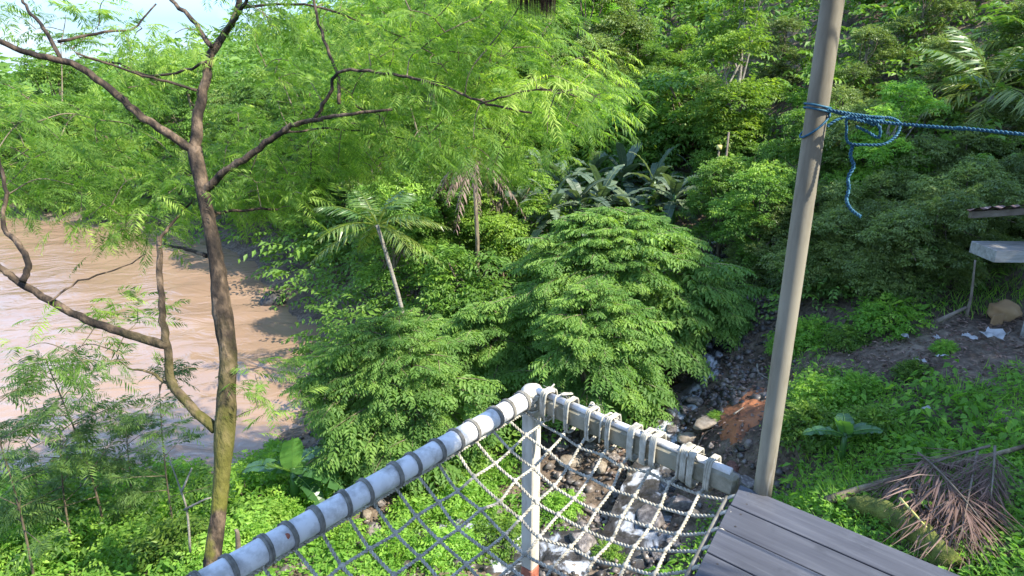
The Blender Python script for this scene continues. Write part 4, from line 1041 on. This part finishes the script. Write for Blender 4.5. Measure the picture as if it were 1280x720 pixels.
# banana clump in the middle distance
for px, py, y, s in [(722, 232, 15.5, .95), (752, 222, 16, 1.0), (790, 225, 16.3, .95), (845, 225, 15.8, .95), (705, 205, 17.5, 1.05), (780, 195, 18.2, 1.1), (868, 203, 17.6, 1.0), (818, 205, 17, 1.05), (740, 198, 18.5, 1.05), (650, 225, 16.4, .8), (690, 238, 15.2, .9), (632, 205, 17.4, .95), (672, 192, 18.4, 1.05)]:
    o = plant_px('banana', px, py, y, s=s); p = at_y(px, py, y); o.location.z = min(p[2] - 1.1 * s, max(h1(p[0], p[1]), p[2] - 1.6 * s)); placed.append((o, 'banana', 'in the grey-green clump above the tallest bush'))
by = {}
for o, k, zn in placed: by.setdefault((k, zn), []).append(o)
for (k, zn), L_ in by.items():
    L_.sort(key=lambda o: project(o.location)[0])
    for i, o in enumerate(L_):
        o['group'] = {'banana': 'banana plants', 'shrub': 'shrubs on the banks and hillside'}.get(k, 'trees on the banks and hillside')
        o['label'] = f'{WORD[k]} {zn}' + (f', {ORD[i]} from the left' if len(L_) > 1 else '')

lp = at_y(512, 382, 12.2)
o = plant('young_palm', lp[0], lp[1], 1.0, rz=0, z=lp[2] - 1.0, label='small palm with a leaning pale thin trunk above the spreading bush', group='palms', sz=.86)
# dead fronds hanging in the trees
def dead_fronds(px, py, y, n, L, label, seed):
    r = np.random.default_rng(seed); p = at_y(px, py, y); o = thing('dead_palm', label, 'palm', (p[0], p[1], h1(p[0], p[1])))
    hz = p[2] - h1(p[0], p[1]); g = Geo(); a = r.uniform(0, 6.28, n); D = np.stack([np.cos(a), np.sin(a), r.uniform(-.3, .3, n)], 1)
    fronds(g, np.tile([[0, 0, hz]], (n, 1)), D, ZV + .01 + 0 * D, L * r.uniform(.7, 1.2, n), 22, .22, .14, .7, .85, .5, r.normal(.8, .1, n), r=r, rachis=.014)
    part('dry_fronds', g, M['dry'], o)
    g = Geo(); tube(g, [[0, 0, -.2], [.05, 0, hz * .5], [0, 0, hz]], [.05, .045, .04], 8); part('trunk', g, M['bark'], o, True)
dead_fronds(592, 198, 14.0, 11, 1.05, 'palm with dry beige fronds hanging down below the feathery crown', 61)
# thin stakes on the slope
for px, pt, pb, y, lab in ((896, 187, 216, 15.0, 'short stake with a yellow tip left of the pole'), (908, 165, 195, 15.2, 'thin bare stake standing just behind the yellow-tipped one')):
    a, b = at_y(px, pb, y), at_y(px, pt, y); gz = h1(a[0], a[1]); o = thing('stake', lab, 'stake', (a[0], a[1], gz), 'stakes')
    g = Geo(); tube(g, [[0, 0, -.1], [0, 0, b[2] - gz]], .022, 6); part('shaft', g, M['wood'], o, True)
    if 'yellow tip' in lab: g = Geo(); tube(g, [[0, 0, b[2] - gz], [0, 0, b[2] - gz + .1]], .06, 8); part('tip', g, M['bamboo'], o, True)

# ------------------------------------------------------------------ near left bank: saplings, banana, shrubs
for px, py, y, s, v, lab in [(113, 600, 7.6, 1.25, 0, 'spindly sapling with a straight dark stem, in front of the river'), (72, 610, 7.2, 1.15, 1, 'short feathery sapling left of the straight-stemmed one'), (5, 600, 6.6, 1.1, 0, 'dark feathery sapling at the left edge of the picture'),
                             (165, 590, 7.9, .95, 1, 'feathery sapling just right of the straight-stemmed one'), (205, 600, 7.4, 1.0, 0, 'sapling with drooping leaves against the water, left of the trunk'), (40, 560, 8.1, 1.0, 1, 'pale sapling closest to the water at the left')]:
    plant_px('sapling', px, py, y, s=s, var=v, label=lab, group='saplings on the near river bank')
bp_ = ghit(372, 640)
g_ = thing('banana_plant', 'banana plant with a bent broken leaf between the trunk and the white pipe', 'banana plant', (bp_[0], bp_[1], bp_[2]))
r_ = np.random.default_rng(71); g = Geo(); tube(g, [[0, 0, -.2], [0, 0, .35], [.02, 0, .75]], [.08, .07, .05], 10); part('stem', g, M['banana'], g_, True)
for (d, L, W, dr, T, z) in [((.15, -.2, 1.0), .75, .34, .12, .62, .7), ((.9, -.2, .5), .9, .4, .75, .18, .72), ((-.9, .1, .4), .85, .3, .45, .4, .68), ((-.5, -.5, .8), .6, .28, .3, .85, .66), ((.6, .5, .7), .7, .3, .4, .5, .7), ((.75, -.45, .25), .6, .26, .9, .1, .6)]:
    g = Geo(); blade(g, np.array([0, 0, z]), d, L, W, dr, T, r_, .4); part('leaf', g, M['banana'], g_)
SHR = [(20, 640, 'leafy', 1.3), (70, 660, 'leafy', 1.4), (120, 690, 'leafy', 1.2), (160, 640, 'leafy', 1.5), (200, 660, 'leafy', 1.2), (225, 700, 'leafy', 1.1), (170, 705, 'leafy', 1.1), (40, 710, 'leafy', 1.3), (100, 620, 'leafy', 1.4), (215, 615, 'leafy', 1.2), (240, 640, 'leafy', 1.1),
       (310, 640, 'leafy', 1.5), (330, 610, 'leafy', 1.3), (300, 690, 'leafy', 1.0), (320, 670, 'leafy', 1.0), (345, 660, 'leafy', 1.0), (420, 610, 'leafy', 1.1), (400, 640, 'leafy', 1.0), (440, 590, 'leafy', 1.2), (350, 585, 'leafy', 1.0),
       (260, 715, 'leafy', .9), (420, 680, 'leafy', .9), (520, 660, 'leafy', 1.0), (580, 640, 'leafy', 1.0), (600, 600, 'leafy', .9), (540, 610, 'leafy', 1.1), (620, 690, 'leafy', .9), (490, 700, 'leafy', .9), (560, 700, 'leafy', .9), (705, 640, 'leafy', .6), (760, 700, 'leafy', .45)]
sl = []
for px, py, k, s in SHR: sl.append((plant_px(k, px, py, s=s * .8), px, py))
zones = [('left of the mossy trunk', lambda x, y: x < 265), ('between the mossy trunk and the white pipe', lambda x, y: x < 470 and y < 675), ('seen through the rope net', lambda x, y: True)]
zb = {}
for o, px, py in sl:
    for zn, f in zones:
        if f(px, py): zb.setdefault(zn, []).append((px, o)); break
for zn, L_ in zb.items():
    L_.sort(key=lambda q: q[0])
    for i, (px, o) in enumerate(L_):
        o['label'] = f'leafy green plant {zn}, {ORD[i]} from the left'; o['group'] = 'leafy plants on the near bank'
# bare twigs
def sticks(name, label, pts_list, w, mat, y=None, group=None, cat='branch', lift=.03):
    o = None; org = None; g = Geo()
    for pts in pts_list:
        W_ = []
        for q in pts:
            p = at_y(q[0], q[1], q[2]) if len(q) == 3 else ghit(q[0], q[1]) + [0, 0, lift]
            W_.append(p)
        if org is None: org = np.array(W_[0])
        C = catmull(np.array(W_) - org, 4); tube(g, C, np.linspace(w, w * .5, len(C)), 7, lump=.06)
    o = link(name, g.mesh(name, mat, True)); o.location = org; return tag(o, label, cat, group)
sticks('bare_sapling', 'leafless pale forked sapling left of the mossy trunk', [[(238, 690, 6.0), (234, 640, 6.0), (225, 610, 6.0), (212, 575, 6.0)], [(227, 615, 6.0), (240, 585, 6.05)], [(231, 637, 6.0), (255, 625, 5.9), (264, 622, 5.9)]], .014, M['pale_bark'], cat='sapling')
sticks('broken_stem', 'snapped tan stem standing right of the mossy trunk', [[(298, 700, 5.6), (297, 668, 5.6), (294, 662, 5.6)]], .03, M['wood'], cat='stem')

# ------------------------------------------------------------------ right bank: soil things
cl = ghit(925, 525)
g = Geo(); r_ = np.random.default_rng(81)
outl = np.array([at_z(x, y, cl[2] + .05) for x, y in [(897, 490), (922, 480), (956, 486), (966, 512), (952, 538), (922, 545), (902, 532), (893, 510)]])
cc = outl.mean(0); n = len(outl)
V = [np.array([cc[0], cc[1], h1(cc[0], cc[1]) + .05])]; rings = 6
for k in range(1, rings + 1):
    for q in catmull(np.vstack([outl, outl[0]]), 3)[:-1]:
        p = cc + (q - cc) * (k / rings) * r_.uniform(.9, 1.1); p[2] = h1(p[0], p[1]) + .05 * (1 - (k / rings) ** 2) + r_.normal(0, .012) - (.05 if k == rings else 0); V.append(p)
nn = n * 3; F = [(0, 1 + (j + 1) % nn, 1 + j, 1 + j) for j in range(nn)]
for k in range(rings - 1):
    for j in range(nn): F.append((1 + k * nn + j, 1 + k * nn + (j + 1) % nn, 1 + (k + 1) * nn + (j + 1) % nn, 1 + (k + 1) * nn + j))
g.add(np.array(V) - cl, np.array(F)); o = link('clay_ledge', g.mesh('clay_ledge', M['clay'], True)); o.location = cl
tag(o, 'orange clay ledge on the bare bank left of the pole', 'ledge')
sticks('branch', 'long dark branch lying on the bare dirt left of the pole', [[(882, 477), (920, 488), (960, 497)]], .03, M['bark'], group='fallen branches')
sticks('branch', 'short pale stick above the orange clay', [[(915, 494), (948, 508)]], .016, M['pale_bark'], group='fallen branches')
sticks('branch', 'pale stick lying across the orange clay ledge', [[(916, 528), (928, 520)]], .014, M['pale_bark'], group='fallen branches', lift=.12)
sticks('branch', 'thin crooked stick below the orange clay beside the pale boulder', [[(872, 560), (882, 545), (898, 540), (935, 545)]], .016, M['wood'], group='fallen branches')
sticks('branch', 'pale upright forked stick at the top of the bare dirt', [[(946, 458), (948, 470), (962, 478)]], .018, M['pale_bark'], group='fallen branches')
sticks('branch', 'long brown branch running behind the dry palm frond heap', [[(1030, 640), (1085, 622), (1150, 605), (1215, 588), (1290, 568)]], .045, M['bark'], group='fallen branches', lift=.12)
sticks('yellow_stick', 'yellow bamboo stick beside the deck edge', [[(1118, 655), (1150, 692)]], .014, M['bamboo'], cat='stick', lift=.28)
p = [ghit(x, y) for x, y in [(1058, 640), (1100, 652), (1150, 685), (1185, 720)]]
g = Geo(); C = catmull(np.array(p) - p[0] + [0, 0, .10], 6); tube(g, C, np.interp(np.linspace(0, 1, len(C)), [0, .1, .5, 1], [.05, .10, .125, .11]), 14, lump=.10)
o = link('mossy_log', g.mesh('mossy_log', M['moss'], True)); o.location = p[0]; tag(o, 'moss-covered log lying along the outer edge of the deck', 'log')
# dry palm fronds in a heap
for i, (a, b, L, lab) in enumerate([((1120, 606), (1200, 690), 1.5, 'dry brown palm frond on top of the heap, pointing at the deck'), ((1110, 615), (1180, 690), 1.3, 'dry brown palm frond nearest the mossy log'), ((1215, 590), (1195, 690), 1.4, 'dry pinkish palm frond on the right of the heap'),
                                  ((1230, 585), (1110, 625), 1.3, 'dry palm frond lying crosswise at the back of the heap'), ((1235, 590), (1230, 650), .8, 'curled dry palm frond at the right end of the heap'), ((1140, 600), (1205, 680), 1.3, 'ragged dry palm frond in the middle of the heap')]):
    pa, pb = ghit(*a), ghit(*b); r = np.random.default_rng(90 + i); d = pb - pa; L = np.linalg.norm(d) * 1.1
    g = Geo(); nB = 2
    o = thing('dry_frond', lab, 'palm frond', tuple(pa + [0, 0, .16 + .03 * i]), 'dry palm fronds')
    fronds(g, np.zeros((1, 3)), (d / np.linalg.norm(d) + [0, 0, .10])[None], (ZV + r.normal(0, .2, 3))[None], L, 64, .44, .026, .5, .16, .22, r.uniform(.25, .65), jit=.2, r=r, spread=.2)
    part('leaflets', g, M['dry'], o)
    t = np.linspace(0, 1, 8); g = Geo(); tube(g, (d / np.linalg.norm(d) + [0, 0, .10]) * (L * t)[:, None] - ZV * (.1 * L * t ** 2)[:, None], np.linspace(.014, .004, 8), 6); part('stalk', g, M['wood'], o, True)
# plants on the right bank
for px, py, k, s, v, lab in [(1030, 505, 'leafy', .75, 0, 'round-leaved bright plant beside the pole'), (1112, 410, 'leafy', .95, 1, 'small rounded shrub at the foot of the dark thicket'), (1075, 490, 'leafy', .5, 1, 'low weed clump right of the round-leaved plant'),
                             (1010, 545, 'leafy', .7, 2, 'shaded plant right of the pole above the deck'), (1180, 440, 'leafy', .3, 1, 'bright weed tuft on the bare litter-strewn soil'), (1140, 470, 'leafy', .36, 2, 'low plant at the lower edge of the bare soil'),
                             (1090, 545, 'leafy', .6, 2, 'dark leafy plant beside the young banana'), (896, 524, 'leafy', .24, 0, 'small green tuft at the left end of the orange clay'), (985, 440, 'leafy', .6, 1, 'low shrub right of the pole at the top of the bank'),
                             (1015, 425, 'leafy', .7, 1, 'shrub below the dark hollow right of the pole'), (1060, 430, 'leafy', .5, 2, 'small plant in front of the dark hollow')]:
    plant_px(k, px, py, s=s, var=v, label=lab, group='plants on the right bank')
b2 = ghit(1050, 580); g_ = thing('banana_plant', 'young banana sprout in the weeds right of the pole', 'banana plant', tuple(b2), 'banana plants')
g = Geo(); tube(g, [[0, 0, -.1], [0, 0, .2], [0, 0, .4]], [.04, .035, .025], 8); part('stem', g, M['banana'], g_, True)
for (d, L, T) in [((-.35, -.3, .9), .55, .4), ((.6, -.4, .7), .5, .35), ((.9, .2, .4), .55, .3), ((-.9, .1, .35), .5, .25), ((.2, .7, .7), .4, .3)]:
    g = Geo(); blade(g, np.array([0, 0, .36]), d, L, .2, .35, T, r_, .2); part('leaf', g, M['banana'], g_)
# litter
for i, (px, py, s, lab) in enumerate([(1240, 430, .13, 'largest white plastic scrap on the bare soil'), (1130, 430, .07, 'white scrap near the foot of the dark thicket'), (1175, 455, .06, 'small white scrap in the middle of the bare soil'), (1205, 652, .06, 'white scrap beside the dry palm fronds'),
                                    (1148, 462, .06, 'pale scrap at the left of the bare soil'), (1155, 524, .045, 'white scrap in the weeds below the bare soil'), (1210, 432, .07, 'pale paper scrap left of the largest white one'), (1168, 432, .05, 'tiny pale scrap behind the bare soil')]):
    p = ghit(px, py); r = np.random.default_rng(200 + i); g = Geo(); n = 6; s = s * 1.1
    V = np.array([[s * (a / (n-1) - .5) * 2, s * (b / (n-1) - .5) * 1.2, r.uniform(0, .6) * s] for a in range(n) for b in range(n)]); V[:, :2] += r.normal(0, s * .12, (n * n, 2))
    idx = np.arange(n * n).reshape(n, n); F = np.stack([idx[:-1, :-1], idx[1:, :-1], idx[1:, 1:], idx[:-1, 1:]], -1).reshape(-1, 4); g.add(V, F)
    o = link('litter_scrap', g.mesh('litter_scrap', M['litter'], True)); o.location = p + [0, 0, .10]; o.rotation_euler = (r.uniform(.1, .4), 0, r.uniform(0, 6)); tag(o, lab, 'litter', 'litter on the right bank')
# ---- the shack at the right edge
sp_ = ghit(1250, 428); sy = sp_[1]
hut = thing('tin_shack', 'low shack with a rusty tin roof at the right edge', 'shack', tuple(sp_))
def hl(px, py, y=None): return at_y(px, py, y or sy) - sp_
g = Geo(); a, b = hl(1208, 262), hl(1300, 252)
nc = 60; V = []
for i in range(nc):
    u = i / (nc - 1)
    for v in (0, 1):
        q = a + np.array([u * 3.2 + v * .85 + .10 * math.sin(9 * v), v * 1.05, u * .22 - v * .20]) ; q[2] += .018 * math.sin(u * 3.2 / .076 * 2 * math.pi) ; V.append(q)
V = np.array(V); F = [(2*i, 2*i+2, 2*i+3, 2*i+1) for i in range(nc - 1)]; g.add(V, F); g.add(V - [0, 0, .012], [f[::-1] for f in F])
part('tin_roof', g, M['rusty_tin'], hut)
g = Geo(); box(g, a + [.12, .06, -.13], [3.2, 0, .22], [0, .06, 0], [0, 0, .09], .5, .006); part('eave_beam', g, M['wood'], hut)
g = Geo(); c = hl(1239, 327); box(g, c + [0, -.05, 0], [2.6, 0, -.02], [0, .5, 0], [0, 0, .16], .5, .006); part('ledge_board', g, M['old_board'], hut)
g = Geo(); q = hl(1280, 440); box(g, q + [-.02, 0, -.2], [.12, 0, 0], [0, .12, 0], [0, 0, a[2] + .22 - q[2]], .5, .006); part('corner_post', g, M['old_board'], hut)
for dx in (1.4, 2.6):
    g = Geo(); box(g, np.array([q[0] + dx, 1.5, -.3]), [.1, 0, 0], [0, .1, 0], [0, 0, a[2] + .12], .5, .006); part('rear_post', g, M['wood'], hut)
sticks('leaning_stick', 'thin grey post standing in front of the dark thicket by the shack', [[(1208, 395, sy + .1), (1214, 370, sy + .1), (1219, 325, sy + .1)]], .024, M['wood'], cat='post')
sticks('old_plank', 'weathered plank leaning on the soil left of the grey post', [[(1172, 402, sy + .15), (1208, 384, sy + .1)]], .035, M['wood'], cat='plank')
q = ghit(1252, 398); g = Geo(); r = np.random.default_rng(301)
import bmesh
bm = bmesh.new(); bmesh.ops.create_icosphere(bm, subdivisions=3, radius=1)
for v in bm.verts:
    c = np.array(v.co); k = 1 + .16 * math.sin(4 * c[0] + 1) * math.sin(5 * c[1]) + .1 * math.sin(7 * c[2] + 3 * c[0]); v.co = c * k * [.21, .17, .15]
m = bpy.data.meshes.new('tan_sack'); bm.to_mesh(m); bm.free(); m.polygons.foreach_set('use_smooth', np.ones(len(m.polygons), bool)); m.materials.append(M['tan'])
o = link('tan_sack', m); o.location = q + [0, 0, .10]; tag(o, 'lumpy tan sack on the soil under the shack ledge', 'sack')
g = Geo(); box(g, [-.08, -.02, -.05], [.16, 0, .03], [0, .03, 0], [.02, .02, .16], .5, .003); o = link('board_scrap', g.mesh('board_scrap', M['tan'])); o.location = ghit(1244, 408) + [0, 0, .03]; tag(o, 'small tan board leaning below the lumpy sack', 'board')

# ------------------------------------------------------------------ labels of the loose stream rocks
lz = {}
for o, sz, px, py in loose:
    zn = 'in the stream left of the corner post' if px < 640 else 'in the stream under the net' if py > 548 + (px - 664) * .42 + 20 else 'on the stream bed beyond the net beam'
    lz.setdefault((zn, 'big' if sz > .15 else 'pale' if o.data in RM[4:6] else 'small'), []).append((px, o))
for (zn, sz), L_ in lz.items():
    L_.sort(key=lambda q: q[0])
    for i, (px, o) in enumerate(L_): tag(o, {'big': 'larger rock ', 'pale': 'pale tan stone ', 'small': 'small dark rock '}[sz] + zn + (f', {ORD[i]} from the left' if len(L_) > 1 else ''), 'rock', 'rocks along the stream')

# ------------------------------------------------------------------ ground cover (nobody could count it)
rs = np.random.default_rng(401)
DC = [(*ghit(px, py)[:2], rx_, ry_) for px, py, rx_, ry_ in ((745, 555, .7, .6), (735, 600, .6, .6), (725, 650, .55, .5), (700, 575, .35, .5), (905, 470, .75, 1.3), (930, 520, .6, .8), (925, 575, .5, .8), (870, 560, .5, .8), (1240, 425, 1.25, .85), (1160, 440, .85, .5), (1075, 440, .5, .35))]
def dirt(x, y):
    d = 0
    for cx, cy, a, b in DC: d = d + np.exp(-(((x - cx) / a) ** 2 + ((y - cy) / b) ** 2))
    return np.clip(d * 1.5 + .25 * vnoise(x * 2.2, y * 2.2, 12), 0, 1)
n = 42000
R_ = 2.6 * (9.5 / 2.6) ** rs.random(n); A_ = rs.uniform(-.95, .95, n)
X = R_ * np.sin(A_) * 1.2; Y = R_ * np.cos(A_) * 1.1
keep = (stream_dist(X, Y) > .5 + .35 * rs.random(n)) & (rs.random(n) > dirt(X, Y) * 1.05) & (H(X, Y) > RIVER_Z + .12) & (rs.random(n) < .30 + 1.0 * np.clip(.5 + .8 * vnoise(X * 1.6, Y * 1.6, 14), 0, 1))
X, Y = X[keep], Y[keep]; Z = H(X, Y); m = len(X)
g = Geo(); kk = 7
hgt = np.clip(.09 + .07 * vnoise(X * 1.1, Y * 1.1, 15), .03, .3)
B = np.repeat(np.stack([X, Y, Z], 1), kk, 0); a = rs.uniform(0, 6.28, m * kk); el = rs.uniform(.05, 1.0, m * kk); hh = np.repeat(hgt, kk) * rs.uniform(.2, 1.2, m * kk)
out = np.stack([np.cos(a), np.sin(a), 0 * a], 1)
Pp = B + out * (.03 + .05 * rs.random(m * kk))[:, None] + ZV * hh[:, None]
Dd = out * np.cos(el)[:, None] * 1.0 + ZV * (np.sin(el) - .45)[:, None]
Tt = np.clip(np.repeat(.5 + .22 * vnoise(X * 2.1, Y * 2.1, 16) + rs.normal(0, .12, m), kk) + rs.normal(0, .1, m * kk), 0, 1)
leaves(g, Pp, Dd, ZV + rs.normal(0, .35, (m * kk, 3)), rs.uniform(.035, .085, m * kk), rs.uniform(.02, .045, m * kk), Tt)
tag(link('weeds', g.mesh('weeds', M['weed'])), 'low bright weeds covering the banks', 'weeds', kind='stuff')
n = 5200
R_ = 3.0 * (10.5 / 3.0) ** rs.random(n); A_ = rs.uniform(-.95, .95, n); X = R_ * np.sin(A_) * 1.2; Y = R_ * np.cos(A_) * 1.1
keep = (stream_dist(X, Y) > .7) & (rs.random(n) > dirt(X, Y) * 1.4) & (H(X, Y) > RIVER_Z + .15) & (vnoise(X * 1.3, Y * 1.3, 19) + rs.normal(0, .2, n) > 0); X, Y = X[keep], Y[keep]; m = len(X); kk = 7
g = Geo(); a = rs.uniform(0, 6.28, m * kk); out = np.stack([np.cos(a), np.sin(a), 0 * a], 1); hh = np.repeat(rs.uniform(.12, .34, m), kk) * rs.uniform(.35, 1.1, m * kk)
Pp = np.repeat(np.stack([X, Y, H(X, Y)], 1), kk, 0) + out * rs.uniform(.03, .10, (m * kk, 1)) + ZV * hh[:, None]
leaves(g, Pp, out - ZV * rs.uniform(.1, .6, (m * kk, 1)), ZV + out * .3 + rs.normal(0, .25, (m * kk, 3)), rs.uniform(.07, .15, m * kk), rs.uniform(.045, .085, m * kk), np.clip(np.repeat(rs.normal(.4, .2, m), kk) + rs.normal(0, .08, m * kk), 0, 1), .12, .25, .38)
tag(link('broadleaf_weeds', g.mesh('broadleaf_weeds', M['weed'])), 'broader leaved weeds standing above the ground cover', 'weeds', kind='stuff')
# grass blades on the right bank
n = 26000
X = rs.uniform(2.6, 9.5, n); Y = rs.uniform(2.4, 10, n); keep = (rs.random(n) > dirt(X, Y)) & (stream_dist(X, Y) > .6) & (vnoise(X * 1.9, Y * 1.9, 17) > -.1); X, Y = X[keep], Y[keep]; m = len(X)
g = Geo(); a = rs.uniform(0, 6.28, m); D = np.stack([np.cos(a) * .5, np.sin(a) * .5, np.ones(m)], 1)
leaves(g, np.stack([X, Y, H(X, Y)], 1), D, rs.normal(0, 1, (m, 3)), rs.uniform(.08, .24, m), .011, np.clip(rs.normal(.55, .2, m), 0, 1), .1, .3)
tag(link('grass', g.mesh('grass', M['weed'])), 'thin grass among the weeds on the right bank', 'grass', kind='stuff')
# undergrowth over the banks and the hill
n = 50000
R_ = 9.0 * (150 / 9.0) ** rs.random(n); A_ = rs.uniform(-.85, .85, n); X = R_ * np.sin(A_); Y = R_ * np.cos(A_); Z = H(X, Y)
keep = (Z > RIVER_Z + .15) & (stream_dist(X, Y) > 1.0) & (rs.random(n) > dirt(X, Y) * 1.5) & ~((X > 4.2) & (X < 9) & (Y < 10.2))
X, Y, Z, R_ = X[keep], Y[keep], Z[keep], R_[keep]; m = len(X)
sc = np.clip(R_ / 14, .7, 5); d = unit(rs.normal(0, 1, (m, 3)) * [1, 1, .5] + [0, 0, .35])
Pp = np.stack([X, Y, Z], 1) + d * (.35 * sc)[:, None] + ZV * (rs.random(m) ** 1.5 * .9 * sc)[:, None]
g = Geo(); Tt = np.clip(.42 + .25 * vnoise(X * .7, Y * .7, 18) + rs.normal(0, .12, m), 0, 1)
fronds(g, Pp, d * [1, 1, .5], ZV + d * .5 + rs.normal(0, .3, (m, 3)), .42 * sc * rs.uniform(.7, 1.3, m), 4, .36, .5, .95, .3, .3, Tt, r=rs)
tag(link('undergrowth', g.mesh('undergrowth', M['broad'])), 'dense low undergrowth between the trees', 'undergrowth', kind='stuff')
# leaf litter and pebbles on the bare ground
n = 12000
X = rs.uniform(1.5, 9, n); Y = rs.uniform(5, 12, n); keep = (rs.random(n) < dirt(X, Y)) ; X, Y = X[keep], Y[keep]; m = len(X)
g = Geo(); leaves(g, np.stack([X, Y, H(X, Y) + .03], 1), rs.normal(0, 1, (m, 3)) * [1, 1, .15], ZV + rs.normal(0, .3, (m, 3)), rs.uniform(.03, .10, m), .035, rs.random(m))
tag(link('leaf_litter', g.mesh('leaf_litter', M['dry'])), 'fallen dry leaves on the bare soil', 'leaf litter', kind='stuff')
n = 5200; g = Geo()
k = rs.integers(5, len(SPATH), n); off = rs.normal(0, 1.0, n) * (wd[k] + .45)
X = SPATH[k, 0] + sn[k, 0] * off; Y = SPATH[k, 1] + sn[k, 1] * off; Z = H(X, Y)
ico = np.array([(1,0,0),(.7,.7,.1),(0,1,0),(-.7,.7,-.1),(-1,0,0),(-.7,-.7,.1),(0,-1,0),(.7,-.7,0),(.25,.2,.75),(-.3,-.2,.7),(0,0,-.8)], float)
icf = [(i_, (i_ + 1) % 8, 10, 10) for i_ in range(8)]; icf = [(b_, a_, c_, c_) for a_, b_, c_, _ in icf] + [(0,1,8,8),(1,2,8,8),(2,3,9,8),(3,4,9,9),(4,5,9,9),(5,6,9,9),(6,7,8,9),(7,0,8,8)]
for i in range(n):
    if math.hypot(X[i] - cl[0], Y[i] - cl[1]) < .55 and rs.random() < .93 or (abs(off[i]) < wd[k[i]] and rs.random() < .75): continue
    s = rs.uniform(.02, .10) * rs.uniform(.5, 1); a = rs.uniform(0, 6.28); c_, s_ = math.cos(a), math.sin(a)
    V = ico * s * rs.uniform(.6, 1.3, 3) + rs.normal(0, .12 * s, (11, 3)); V = V @ np.array([[c_, s_, 0], [-s_, c_, 0], [0, 0, 1]])
    g.add(V + [X[i], Y[i], Z[i] + .2 * s + (.05 if abs(off[i]) < wd[k[i]] else 0)], icf, rs.random())
tag(link('gravel', g.mesh('gravel', M['gravel'], True)), 'gravel and small stones along the stream bed', 'gravel', kind='stuff')
